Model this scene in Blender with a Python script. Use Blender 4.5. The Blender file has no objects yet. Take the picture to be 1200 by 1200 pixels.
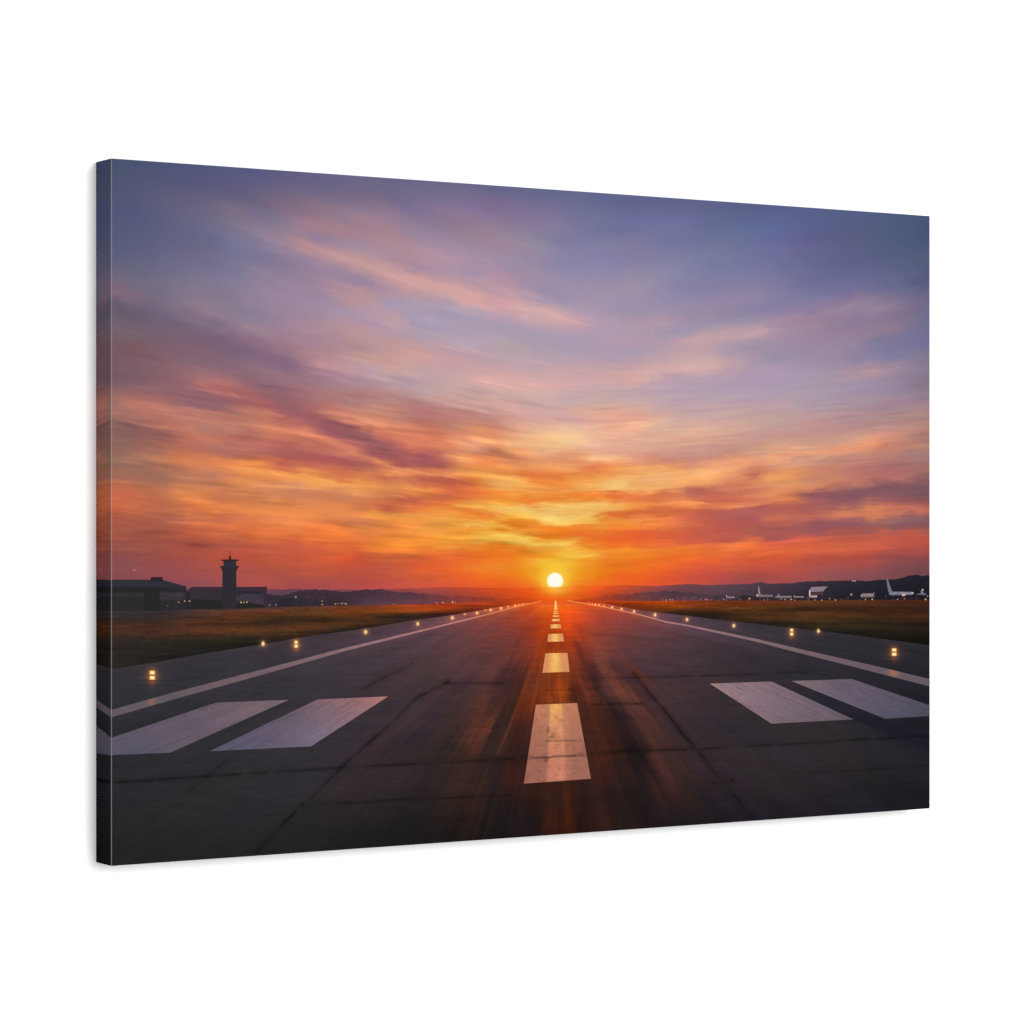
# A gallery-wrapped canvas print (sunset over a runway) hung on a bright white wall.
# The picture is ink on flat cloth: it is printed as areas of ink (sky, hills, grass, runway, markings ...), each a
# flat mesh of its own on the canvas, whose ink colours come from small tables of measured tones plus procedural noise.
import bpy, math
import numpy as np

scene = bpy.context.scene
H = 0.6096                    # canvas height in metres (24 in), 3:2 format
S = 1.5                       # width / height
DEPTH = 0.052                 # canvas depth / height
CX, SX = 0.84773, 0.53047     # cos / sin of the viewing angle onto the canvas
X1, Z1, F = -0.567, 4.0905, 3391.0
YC = 600.25
EDGE = 0.0011                 # half-width of the worn fold, in canvas heights
GAIN = 1.66                  # how brightly the lamps light the wall plane (white = 1)

# ---------------------------------------------------------------- canvas coordinates <-> measured picture coordinates
def to_s(x):
    t = (np.asarray(x, float) - 600.0) / F
    return (t * Z1 - X1) / (CX - t * SX)
def to_v(s, y):
    return (YC - np.asarray(y, float)) / F * (Z1 + s * SX)
def to_x(s):
    return 600.0 + F * (X1 + s * CX) / (Z1 + s * SX)
def to_y(s, v):
    return YC - v * F / (Z1 + s * SX)

# ---------------------------------------------------------------- noise
_rng = np.random.RandomState(7)
_LAT = _rng.rand(256, 256)
def vnoise(x, y):
    xi = np.floor(x).astype(int); yi = np.floor(y).astype(int)
    fx = x - xi; fy = y - yi
    fx = fx * fx * (3 - 2 * fx); fy = fy * fy * (3 - 2 * fy)
    a = _LAT[yi % 256, xi % 256]; b = _LAT[yi % 256, (xi + 1) % 256]
    c = _LAT[(yi + 1) % 256, xi % 256]; d = _LAT[(yi + 1) % 256, (xi + 1) % 256]
    return (a + (b - a) * fx) * (1 - fy) + (c + (d - c) * fx) * fy
def fbm(x, y, o=4):
    r = 0; a = 0.5; t = 0
    for k in range(o):
        r = r + a * vnoise(x * 2 ** k + 17.3 * k, y * 2 ** k + 41.7 * k); t += a; a *= 0.55
    return r / t * 2 - 1
def sstep(e0, e1, x):
    t = np.clip((x - e0) / (e1 - e0), 0, 1); return t * t * (3 - 2 * t)

# ---------------------------------------------------------------- ink tone tables: "x y rrggbb" (pale sheen at the left included in the tones)
SKY = """135 190 49536f;190 210 53567a;240 220 5b5a7d;150 250 53587c;200 240 626080;240 250 6c6685;150 290 5c5f80;240 290 6c6888;140 305 606280;240 310 746f90;240 340 857890;190 350 786e85;140 345 82687a;140 362 645a6c;180 370 6e6278;235 365 96798c;230 385 7d667c;140 385 786672;160 410 7c585f;240 410 846272;135 425 7a5a64;180 425 85606a;240 425 856878;140 445 775a66;200 450 90626a;245 452 b06c6c;160 470 b07066;240 475 95646b;160 478 ba7668;235 490 c87e6c;140 485 a87468;150 502 8a625e;230 507 c87660;190 515 a06058;240 500 ac7468;200 530 b87258;215 538 d0764e;140 550 9a6c5c;240 548 d88058;190 562 a46a58;140 575 c86c4c;240 575 d68050;215 580 dc844e;200 588 c06c48;245 595 ec8244;150 598 cc6844;200 608 b06450;150 610 b05c44;230 620 cc6440;160 628 9e5040;240 640 a85040;150 655 8e4e4c;245 650 b4503e
260 210 5a5a80;300 208 5a5c85;340 210 635f84;390 215 6a6486;265 225 625c80;285 232 656082;310 235 75667e;340 230 776782;395 232 766a8a;345 250 8a7088;380 245 927688;405 255 927a8e;275 245 7b6c84;300 255 7c7090;320 258 7e7590;350 258 9a7890;355 262 a07c8c;390 270 a87e8c;375 280 937c98;290 265 86788e;255 285 6a6c90;280 290 767498;330 285 94809a;355 282 b08890;370 292 bc8c92;400 305 ba9098;310 300 7e7498;340 305 887c94;370 312 9680a0;270 320 7e7898;300 325 8f8098;350 325 988098;400 335 ae8a9a;255 345 86788f;290 345 91809a;330 345 9a849e;380 345 a0889f;405 350 b8909a
420 212 6c6689;460 222 6e6888;500 225 706a8c;550 225 746a8c;460 240 7a6c8a;425 255 a08092;430 235 7d6c88;455 245 8c768e;480 245 7a7096;520 245 8a7494;560 245 82729a;480 262 8f7c98;430 270 a8808e;460 275 a8828f;530 265 90788f;550 280 9c8298;500 280 9e86a0;450 285 b08898;420 290 a28aa0;470 295 ae8a98;415 300 c09498;440 310 c49698;480 325 d09c9c;510 335 d8a49c;540 345 dca6a0;560 355 dca4a2;420 330 9a84a0;500 305 b48e9e;530 300 b090a4;555 320 a48ea8;495 315 a888a0;430 347 b89098;480 350 b896a4;520 358 a898b0;450 355 a898b0;565 340 c09aa4
580 222 66658c;640 228 676890;700 234 646892;725 240 60658f;575 245 806c92;610 245 7e6f96;650 245 756f96;700 250 6c6f98;580 265 917e96;620 262 867898;650 265 847a9e;700 268 72739c;725 268 6b709a;590 285 a08499;620 285 968aa0;650 285 807ca2;700 290 827fa5;600 310 9c8ca8;630 315 9a8aa5;660 312 8a84a8;700 315 8e86ac;725 310 8580a8;575 322 b48ea0;590 338 c098a4;575 350 cc9ca4;600 357 d8a4a8;630 340 9c8ca8;670 340 9e90ac;720 335 9c8ca8;650 355 a692ac;700 355 a292ac;725 355 9c90ac
740 236 60648f;800 240 60648f;850 245 5c628e;885 248 5a608c;740 262 6e70a0;790 262 7070a0;830 265 646c98;880 265 5e6a98;740 285 7f7b9e;790 285 7274a0;840 285 6f7498;880 290 6e719c;740 310 8a80a2;790 312 8484a8;840 315 787aa0;880 320 7a7aa2;735 325 948aa6;745 340 a090a8;790 340 8a84a8;840 340 8880a5;880 342 8e80a4;740 358 a090b0;760 374 b094a8;800 370 9c8ca8;840 360 9888a4;880 368 8e84a8
260 366 8e7c90;300 370 8e7f98;350 365 a0869e;395 365 a88ea8;255 380 7e6e84;270 385 90748a;300 388 9c8090;340 380 a4849a;390 385 b49098;260 405 7a6078;290 400 88697f;330 398 a07888;370 398 a88494;405 400 b88c92;260 420 836474;300 420 886880;335 428 8c6a84;360 415 a87e88;380 425 c08c92;400 435 c4949c;270 435 8e6a78;310 438 966e7c;350 440 98707e;390 445 aa8090;255 450 c07470;265 455 b06864;290 450 986470;320 455 906470;350 455 a0707a;400 460 b0807e;260 470 926068;290 468 ac6664;310 475 b46664;330 475 9c6066;360 475 a06468;390 475 c0746a;310 485 c07462;260 490 b87468;340 485 a45e62;385 495 985862;400 490 c47664;405 500 a05c60;270 505 bc7868;310 502 c87e64;345 510 d87e60;380 513 c87060;260 515 c06e58;285 512 ac645c;395 517 b0625c
420 365 ac92a8;450 362 b898a8;500 362 ac98b0;550 361 b8a0b0;565 362 dcaaa8;465 375 c49ca4;415 385 bc9298;440 380 b296aa;490 378 a898b0;540 380 ac9ab0;445 392 c098a0;480 390 b498a8;420 410 b08890;440 405 bc9298;470 405 c89c98;500 415 d09c9c;540 400 b4a0b0;565 405 b8a0b0;430 420 c89890;420 430 c09aa4;470 430 d0a09c;500 435 c4a0a4;540 435 c8a0a4;565 445 e0aaa4;420 445 b08c9a;450 450 bc989c;480 452 b49aa4;530 455 c8a4a0;565 460 d0a8a4;420 462 b8807e;440 465 b88480;470 468 c08c84;510 465 c49c9c;415 472 ae7a78;480 475 b47c7c;530 472 cc9c94;545 482 bc8480;565 480 d0a094;415 485 d08470;450 480 cc8c7a;510 490 bc7870;480 495 bc7868;540 500 c08470;425 498 d88468;440 503 dc8464;425 510 985c60;450 512 c46c5c;480 515 e08060;520 510 d0785c;555 513 f0a070;565 518 f4a878;565 503 e09068
575 362 d0a0a8;600 364 cca0a8;640 367 d0a8a8;655 372 d4a8a8;675 382 c49cac;575 375 ae9ab0;620 385 ac9ab0;650 395 aa9ab2;700 370 b098b0;725 365 a290ac;700 395 ae9aaf;725 385 b09ab0;580 405 b8a0a8;620 410 b49ea8;660 415 b29cb0;710 410 b098ae;580 430 c8a0a8;620 435 c4a4a8;660 435 c8a4a8;710 430 c0a0a8;575 447 e0aaa4;600 450 d8a8a4;620 453 e0aca4;650 452 d8a8a8;700 450 d0a4a8;580 470 d4a8a0;620 470 cca8a4;670 470 c8a8a8;710 462 c0a4a8;600 482 dca89c;640 485 d4a8a4;690 480 e0ac98;720 480 dca898;575 490 c08880;585 500 cc8878;610 505 e8a888;640 500 e0ac94;670 495 d8a8a0;720 500 e8a88c;575 510 e08860;600 515 f0a878;630 513 f0b888;655 512 f4c494;690 512 f0bc94;720 515 e4a890
740 366 9c90a8;800 368 9a8ea8;860 365 9084a0;885 364 887ea4;740 380 ae94a8;770 378 b498a8;790 390 9e94b0;830 380 9e90a8;880 375 968aa4;740 398 b89aa8;770 392 a694ac;810 397 c8a0a4;845 395 c0a0a4;870 392 bc9ca8;885 390 c8a0a8;740 415 ac9ab0;780 410 b89aa8;810 410 c0a0a4;850 407 b098a8;885 405 a08ea4;740 432 c8a0a4;780 428 d0a8a4;815 430 dcaea8;840 428 c8a4a4;870 425 b498a8;740 443 d8a8a0;765 440 d8acaa;790 440 bc9ca8;740 455 c0a0a8;780 455 bca0b0;820 455 b4a0b0;870 440 ae98b0;880 455 b29cb0;740 475 d4aca0;780 475 c4a4a8;830 475 c0a0a8;880 475 bca0a8;735 490 eca890;750 495 eaac90;780 490 d0a8a0;830 490 cca4a0;880 490 c4a098;735 510 e8ac94;770 505 d8a894;810 508 e0ac90;840 508 dcaa90;880 510 c89c94;740 517 e0a890;800 517 dca48a;870 517 cc9888
260 525 b07068;290 525 c07464;330 528 b05e5c;370 522 c4725e;400 523 d47c60;260 535 c47458;290 535 b86c58;340 535 b06058;380 535 ae5c5a;405 540 ac565a;265 547 e48450;300 548 e08448;330 547 c86850;370 548 cc6c54;400 548 c86a54;290 555 f09050;330 558 f09050;350 557 f0964c;370 562 f0a04c;390 567 f4a458;400 562 d87848;255 560 c07860;270 565 dc8450;300 570 e08c58;340 570 d48860;380 575 d48458;400 575 dc8c5c;260 580 cc7450;300 582 d08050;350 583 d07c54;400 585 d08054;260 590 dc7c48;255 598 f08448;300 598 e88448;360 600 ec8c48;340 603 f08848;400 598 ec8c50;260 605 d0704c;310 612 ec8850;350 613 f08c50;260 612 c86848;390 612 d87844;265 622 e07448;300 622 e0703c;370 622 ec783c;395 625 f4803c;260 630 bc5c40;310 630 e8743c;360 630 e87038;400 630 f07838;260 640 b05444;300 640 c05840;350 642 c85840;390 645 dc6438;405 650 e86434;270 652 b8503c;320 655 c4583c;380 657 d85c38;400 658 d85430;290 670 b05048;330 668 b4543e;380 672 c0543e;405 675 b8503e
420 523 cc7464;445 522 985c64;480 525 d0705c;520 522 dc8460;560 525 dc9474;420 533 e4886c;440 533 b06058;465 533 ac605c;510 535 b46460;540 538 f09860;560 535 e88c5c;415 540 a85a58;450 540 c46e58;480 542 ac5a58;505 545 b05c58;540 543 f09058;560 545 ec8850;430 545 b06254;465 552 f09458;430 555 dc8050;500 553 e88054;530 555 f09858;560 553 f0a050;420 568 f49c4c;450 560 c46c50;490 563 c46850;515 562 bc6048;540 563 cc6840;560 567 dc783c;440 575 d88850;480 572 f09450;500 577 ee8c48;530 572 d86c44;550 575 e07440;415 580 ec9860;420 588 d88450;450 588 d47048;480 587 c86448;520 583 d46440;560 585 ec8c40;425 595 d8784c;450 595 d86c44;490 595 ec7c44;530 592 f08c3c;565 594 f4b050;430 600 f49440;460 604 f0a04c;490 600 f09040;520 605 f0a048;550 600 ee8434;420 610 d88050;460 608 ee8c40;500 614 f49c44;540 614 e8a040;565 615 f8b850;430 620 d87c44;470 620 f08c40;520 620 f0a044;550 622 e88c30;420 630 e8783c;460 630 f08838;500 630 f09038;530 630 f0a034;562 630 f4c050;450 637 f08430;520 638 f09834;560 637 f0a438;415 645 d86034;440 643 f07c34;480 645 f08434;520 645 ec7830;560 645 f07828;420 655 c85238;450 655 cc5c38;490 655 dc6034;530 652 e86830;560 655 ee7024;420 668 c45040;460 668 c8583c;500 668 e86030;530 668 f0682a;560 665 f48028;430 678 b84c40;500 677 d05c34;550 677 f06424;565 677 f46c20
580 523 dc8c64;600 522 f0b080;630 524 f0b884;670 522 f4c08e;700 523 e8b098;725 523 e4a890;575 530 cc8064;595 532 e0905c;610 540 d88058;630 533 e4a078;650 538 dc9068;680 533 e8a078;700 537 f4b884;720 540 f4b488;575 540 f08c54;600 545 f0a060;630 543 ec9860;660 548 f0a060;690 548 e07c50;710 545 ec9058;580 550 f09048;600 553 e88848;625 557 e07038;660 558 ec8840;700 557 f09850;580 560 f4ac58;600 563 f4b060;625 567 f0a050;660 566 f0903c;690 570 f4b060;720 568 f8c878;580 575 f0a050;575 578 e87c38;620 577 f0a048;650 575 f09848;680 577 ec8038;720 573 f0a458;590 586 f09838;620 587 f08430;660 583 ee8830;700 585 e88434;725 582 e06c34;580 593 f4b04c;610 596 f8cc70;640 593 f6c872;680 592 f8c468;720 590 f4b05c;590 600 f4c464;630 602 f0c870;670 600 f4c878;710 597 f8c468;575 605 f08834;610 607 f4b848;640 610 f8d074;670 607 f2cc74;700 605 e89c40;720 604 e06c30;575 614 f8c44c;600 614 e88820;620 613 ec8824;650 612 f8cc68;690 612 f4b448;720 610 e88c38;590 620 ee9028;620 620 e8882c;660 618 ec8c30;690 617 f0983c;575 630 f4bc48;600 630 f8d060;615 632 f4c450;640 630 ec8820;680 628 f07828;720 630 ec6830;580 637 f09428;610 638 f0a430;630 637 f4c454;650 638 f8cc5c;670 635 f0b448;690 638 ec8428;720 640 f07424;580 645 ee7820;610 645 f08820;650 645 f0a030;680 643 f4ac38;710 643 f07824;600 655 f08020;640 655 f4a020;665 652 f8c440;690 651 f4b444;720 650 ec8828;580 662 f48428;600 660 f08020;630 658 f8b838;650 660 f4c030;680 658 f4a428;710 660 f08020;580 672 f47820;610 672 f08818;630 668 f0a820;650 666 f8c838;675 670 f0a020;700 670 f08818;720 672 f07018
740 525 e0a890;780 528 d8a08c;820 528 cc988c;870 525 c89888;740 540 e09474;775 540 cc8470;820 538 cc8c80;850 533 c88c78;880 538 e09878;740 550 f0a064;770 550 f0a468;800 548 e89868;840 545 f0a078;870 540 f09c74;750 563 f4b468;770 562 f4b878;800 558 f4a868;830 553 f4ac70;870 550 e8986c;885 548 d08468;735 570 f4b468;770 573 f4a860;800 570 f0a064;840 565 ee9864;870 562 d88460;885 558 c87058;740 580 e87c44;770 578 d47048;800 578 d07854;820 578 b86458;850 575 d0785c;880 570 cc7858;740 590 f49450;770 586 dc7848;790 588 ec8854;830 587 cc6850;870 586 c46850;740 595 f49c48;770 592 f09048;810 590 f49454;850 592 e88450;880 592 e8845c;740 602 d86838;770 600 d46c40;800 598 d87048;830 602 b85c50;870 602 b05c58;740 608 f4904c;770 607 f08848;800 607 d0664a;850 607 b85c50;880 610 b05a5c;740 616 f09038;760 615 f48440;790 615 ec7c48;820 615 d0644c;870 618 b85c50;740 625 f06830;780 627 d8603c;820 627 c45c48;870 628 b85848;885 625 a85c50;740 636 f06c2c;780 635 e4643c;810 638 dc6040;850 637 c85848;735 645 f49028;760 645 f08030;800 643 f07830;850 638 ec7840;880 636 e87040;750 655 f47820;790 653 ee7028;830 650 e86c34;880 648 e06838;740 665 f47820;780 662 f46c28;830 660 ec6430;870 660 dc5c38;885 655 d45838;740 675 f46420;780 672 ec5c28;820 670 d8543c;850 672 c05044;880 674 a84c44
900 248 5c6090;950 252 56608c;1000 258 545e88;1050 262 4c5a7e;1080 268 465474;900 275 606a9c;950 278 605f90;1000 278 585c82;1040 275 4e5c80;1080 285 4a5878;900 300 7070a0;950 305 666894;1000 305 5e5f8c;1080 310 545c7c;900 330 7e7aa0;950 328 6c6c98;1000 325 666894;1050 325 62668f;1080 330 565a80;900 350 8a80a4;950 348 7c78a0;1000 343 786f98;1050 340 68688f;1085 350 6c6688;900 370 9484a8;925 372 a0849c;960 365 8e7c9c;985 362 96809c;1010 350 8a7894;1030 360 90809a;1050 360 82708f;895 390 b898a8;910 385 a88ca4;960 380 9a8098;1000 375 8a7898;1050 385 8e7890;1085 375 6e6c90;900 405 a08ea8;950 400 9c86a0;1000 402 94829c;1030 400 807898;1080 400 74709a;900 420 9a90a8;950 418 9e8ca4;1000 420 9080a0;1040 415 7e7aa0;1085 418 807890
900 435 b09ab0;950 435 a494ac;1000 435 a88e9c;1020 435 b4929c;1060 435 94829a;1085 430 857890;900 455 ac98b0;950 455 aa98a8;1000 455 a090a8;1050 455 92829c;1085 455 8a7888;900 475 bc9ca4;950 475 b098a4;1000 475 ac9098;1050 475 a48694;1085 475 a08088;900 490 c0a098;950 490 c0989a;1000 490 b08c90;1050 490 a88484;1085 490 a88078;900 510 c89890;950 510 c49488;1000 510 cc9484;1050 505 c48c84;1085 505 bc8478;910 525 d8a080;960 522 d49c84;1000 522 e09c78;1025 518 ec9670;1050 515 c88c78;1085 512 a87870;900 538 f0a074;930 532 eca480;960 530 dc9c7c;990 527 e89470;1030 524 d08468;1070 525 b47c70;910 545 d89478;950 540 c48c78;990 535 c08878;1040 532 b87c70;1085 535 a07874;900 560 f0a060;925 557 e8985c;960 550 d08868;1000 550 c07c70;1050 547 a86c6c;1085 550 a06c64;900 570 d89060;950 565 c88468;1000 562 c07868;1050 557 b87068;1085 562 8a5c60;920 577 e48c5c;960 572 d8845c;1000 568 c47a60;1040 567 905c60;1085 572 785460;900 588 d07858;930 585 d87c50;950 582 9c5c60;1000 577 8e5a60;1050 575 84565c;1085 580 7c545c;900 595 b85e50;950 595 b06058;1000 590 985c5c;1050 585 94585a;1085 590 a05c54
900 600 b06058;950 600 b05e58;980 600 cc7458;900 608 d06c50;950 605 c86c54;990 602 d87c5c;1025 602 e08458;1050 598 d0745c;1080 595 c86c58;900 618 b05c54;960 612 a0585a;1000 608 985a5c;1050 605 8e5a5c;1085 605 88565a;900 630 b05450;950 622 a05858;1000 620 965658;1050 618 90585a;1085 617 885658;900 636 d86040;950 632 cc5c48;1000 630 b85848;1040 628 d06048;1080 625 bc584a;900 648 e86838;950 645 d4603c;1000 640 c85c40;1050 635 c45844;1085 640 b85044;900 658 d85838;950 655 b85040;1000 652 bc5040;1050 650 a84c48;1085 650 984848;900 668 c04c40;950 668 b05048;1000 662 a84c48;1050 660 8c4a4a;1085 665 784448;920 678 a84c48;970 672 985050;1020 675 844a50;1070 670 744448
140 670 8c4c50;200 675 9a4c50;230 690 905058;300 685 b45048;350 685 a84c4a;400 690 b04c4c;450 688 c04e44;500 688 d8543c;550 688 e85828;600 685 f06020;625 685 f48020;675 685 f47c1c;700 688 f06420;750 690 ec5824;800 690 cc5038;850 688 b04c48;630 680 f49c20;670 680 f49c20;636 672 f4b428;664 672 f4b428"""
RUNWAY = """320 770 38353a;340 775 3a363c;400 757 453a42;450 742 4e3e46;490 735 604550;310 800 36343a;360 800 383538;400 800 3c353a;450 780 46383e;490 760 523f46;430 805 3c3438;470 800 46383a;490 790 4c3a3a;350 815 333236;480 830 403536;495 845 3e3334;430 840 353034;460 848 3a3032;140 800 333436;200 790 343438;250 775 34333a;290 765 36343a;150 815 303234;250 830 2f3032;160 850 2d2e30;290 815 313134;180 785 343438
500 733 6c484c;530 725 80504f;560 720 98504a;580 712 b8583c;600 710 d05a30;615 707 e06828;500 745 4e3c40;530 745 583c3c;560 735 7c4440;590 725 8c4436;610 718 b04628;625 712 dc5020;635 708 f07020;500 765 4a383a;540 765 5e3e3c;580 755 6a3c38;600 745 7c3c32;620 735 983a22;632 725 c04818;637 740 b04014;500 785 453638;540 785 56383a;570 780 603a38;600 770 6c3830;618 760 7c3424;632 755 983c18;630 775 8a3818;500 800 40343a;520 790 4a3838;545 800 3e2e32;570 795 583834;595 785 4c2a28;610 780 5e2e26;615 795 562a20;520 812 433336;550 815 483434;575 812 4a302e;595 808 3c2626;610 810 4a281e;625 800 6e3420;640 812 803418
660 705 f07020;672 703 f86c18;690 708 e05024;720 715 b04838;750 722 8c4840;780 735 70484a;665 715 f05a18;680 720 d84c20;700 725 a8442e;720 735 864038;750 740 6c4040;780 750 563c40;665 735 d84c18;680 740 a83c20;700 745 8c4030;720 755 74403a;750 760 583a3a;790 765 48363c;665 755 a03a14;680 760 7c3020;695 765 78382c;710 770 7a4436;720 775 5c3634;750 780 503436;790 785 43343a;655 757 8c3410;650 763 a84a18;645 758 802c10;675 775 7a3420;690 780 5e2c24;705 785 704034;715 780 52302e;740 790 4a3234;770 790 46343a;790 795 403238;680 790 64301f;695 790 442422;650 800 743418;657 805 a04418;670 800 6c301c;690 800 582c24;700 805 3c2422;715 805 5c342c;727 805 70402f;740 800 402a2c;760 805 503634;770 812 4a3434;790 812 483638
800 735 5c4650;860 740 40383e;830 730 4a3f48;900 742 38343a;800 745 4c3a40;850 755 40343a;900 770 383036;930 780 302e32;800 775 48363a;840 772 3a3036;790 790 443438;860 790 383034;910 785 322e34;800 805 423236;850 800 3c3236;920 790 2c2b30;800 815 463434;840 810 3a3032;960 742 33323a;1000 755 2e2c32;1040 760 2c2a30;1080 765 26252a;960 757 302e34;1010 770 2a282e;1060 785 26242a;1085 790 222228;950 770 2f2d32;1000 785 2a2930;1050 805 24242a;1085 820 202026;940 790 2e2b30;960 805 2a2930;1000 825 24242c
580 810 4a302e;600 810 48281f;612 812 6a3018;640 805 6e3214;655 810 a04818;670 810 502418;690 815 6c3420;710 810 503430;740 810 6a3a30;760 810 482f32;615 820 6e3014;590 830 3c2820;605 840 5c2c1c;580 850 302422;600 870 3a221c;585 880 3c2420;612 850 3e2220;600 840 482820;580 889 241c1c;610 888 2e1c18;685 830 3e221c;700 850 44241a;720 830 3a2424;690 875 3a2018;710 875 422418;700 893 442416;730 850 342020;725 835 241a1c;745 830 5c3a34;755 845 54322c;740 860 2e1e1e;760 860 4a302a;735 885 221818;755 890 1c1618;765 890 442824;580 910 2c2020;600 912 44201a;690 910 38201a;705 910 3e2018;740 900 2c1c1c;765 915 2e1c1c;580 940 221a1a;600 940 261a18;640 930 3c2014;650 930 2c1a14;664 930 3c2014;690 930 281a18;720 930 241818;760 930 1c1818;580 970 1c1818;610 965 201818;640 960 241816;662 960 44200e;680 960 241614;710 960 321c14;740 955 241a18;665 975 38180e;600 978 1c1414
150 910 2b2b2d;200 900 2c2c30;250 895 2d2d31;300 900 2f2f31;340 890 333034;150 950 28282a;220 950 292a2a;300 950 2b2a2e;340 940 2c2a2a;150 1000 222323;220 990 232424;300 980 242424;340 985 222222;350 810 35323a;420 805 3a3438;470 805 443634;500 815 403230;540 810 46302c;570 815 5e362c;440 850 362f34;470 840 3c3032;500 840 342a32;490 860 2e2630;520 850 3c2e2c;550 840 4a302a;570 850 6a3826;535 860 322624;550 875 4e2e24;570 885 302422;400 860 363036;380 885 323034;430 875 382c32;470 880 342a2e;500 885 322826;530 880 302624;350 885 303034;430 910 342b2f;480 910 33292c;520 910 2e2524;540 920 3a2620;560 920 36241f;360 920 2c2c30;400 930 322a2c;370 950 252528;440 950 282428;480 950 241f22;520 955 261e1c;560 950 2c1e1a;350 990 202022;420 980 1f1e1f;480 970 1a1c1b;530 975 1e1816;570 975 1a1614
745 790 5c3028;770 800 4a322e;800 800 443030;830 790 3e3238;770 825 423030;800 830 3a2e30;830 835 362e34;860 850 322c32;760 830 442c28;755 860 402a24;800 860 382c2e;840 865 342c30;880 860 302e33;760 885 38241f;780 890 3e2a26;830 890 332a2c;880 890 332b2d;910 885 302d30;770 900 442a26;800 905 3a2a26;850 905 302830;900 905 2e2829;775 925 3c241f;800 920 302220;870 920 2c2628;910 930 2a272c;780 940 321f1f;760 950 1c1616;810 935 28201f;840 940 221c22;870 945 262026;760 965 1c1416;800 960 1e1a1c;850 960 1a181c;890 950 241f26;900 965 1e1a20;920 795 302d30;1000 800 26262a;1080 830 202026;940 810 2f2b30;980 830 242530;1020 845 1e1e28;910 860 302d30;960 860 302c2e;1010 850 28272b;1070 850 1e1d24;920 885 302c30;980 885 2e2a2c;1040 880 26262a;1080 885 222228;930 905 2b2729;1000 900 2a2628;1060 905 222126;930 930 2a252a;1000 930 252328;1080 930 1b1b20;910 950 221d22;980 950 201d22;1050 945 1b1b20;1080 945 1a1a1f"""
GRASS = """135 718 3e3a3c;200 716 40383a;280 713 503c34;140 724 3a3432;200 724 3c3230;280 719 6e4228;160 731 4a342a;220 729 5e3c28;290 724 6c4224;200 734 4a3228;260 731 4e3222;290 731 3a2a20;150 741 543628;220 739 603a28;290 737 704426;150 748 3a302a;220 746 3e3024;290 744 4a3824;140 755 302c28;220 754 2a2822;280 750 302a20;150 768 2c2b26;220 762 272622;270 757 24241f;140 780 2c2b29;180 774 252523;310 713 5c4038;360 712 6a4430;430 711 784024;490 709 9a4020;320 718 744226;400 716 824622;460 714 9a4a1c;495 712 ae4818;320 723 503a22;370 720 684422;440 718 7c461c;490 717 7c401c;320 729 38281e;380 727 402c1c;450 722 3e2a1c;490 721 3a2820;320 737 5c3c24;360 735 684226;400 733 5e3e22;440 728 4c3420;470 725 302420;320 744 463222;360 741 44301f;320 750 2a2420;400 738 2c2420;430 734 302620;500 708 9a4428;520 708 a83e1a;550 707 b84420;500 714 a84818;530 712 9a3c14;560 710 a43c1c;500 718 5e3018;530 716 6c2c14;550 713 6a2a18;495 723 3a2420;520 719 44221c;580 707 b0401c;600 705 c84418
720 706 a83c10;760 706 a8420f;800 706 9a4014;860 706 6e3418;920 706 5a2f1c;740 711 7a3010;790 711 9c4c14;780 714 7c4014;850 711 703c18;920 711 58321a;860 714 5e3a1a;790 716 4a2a18;850 717 442a18;920 715 3c2a18;800 719 302018;840 720 2a2018;870 721 46301a;920 720 52341c;870 727 3a281a;920 727 3c2c1a;880 730 241d18;930 733 241f18;940 705 5c3820;1000 706 58341f;1085 706 48281a;940 713 3e2818;1000 714 3a2616;1080 717 382416;940 720 5c3a20;1000 722 58361e;1080 722 4a2c1a;960 728 40301a;1010 726 32271a;1080 730 2a1d16;960 734 2a2618;1010 735 30281a;1080 740 261f16;1000 742 1c1814;1060 750 18140f;1085 753 14110e"""
HILL = """130 690 4a3a44;315 692 6a4450;345 691 6c4250;400 693 74444c;450 691 904646;500 690 a84a40;530 690 b84a38;560 691 c8482c;590 691 dc501e;620 691 ee5a1c;635 690 f08020;650 690 f4a034;665 690 f08c28;680 691 ec6a1c;700 691 e45420;730 689 c84c2c;750 691 a84638;780 690 80424a;800 690 6a4048;850 690 58404a;880 692 4a3a46;915 688 44353f;950 688 382f3c;1000 688 2a2630;1060 685 20202a;1085 680 20202a;320 700 4c3a46;400 702 4a343e;450 704 5a404a;500 702 74404a;530 702 88423c;560 701 a0422c;590 699 c4481c;620 698 dc5014;640 696 ec7018;650 697 ee8020;660 696 f07c20;680 697 e45c18;700 697 cc4c20;730 699 94402e;760 700 74404a;800 701 5a3c48;850 701 4c3a46;900 698 3a323c;950 698 2c2833;1000 698 221f28;1060 698 1e1c24;640 702 e85c14;660 702 ee6418;600 703 c8481c;700 703 c0481c"""
def table(t):
    P = []; C = []
    for e in t.replace("\n", ";").split(";"):
        e = e.split()
        if len(e) == 3:
            P.append((float(e[0]), float(e[1]))); h = e[2]
            C.append([int(h[i:i + 2], 16) / 255 for i in (0, 2, 4)])
    return np.array(P), np.array(C)
def hexc(h):
    return np.array([int(h[i:i + 2], 16) / 255 for i in (0, 2, 4)])
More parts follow.
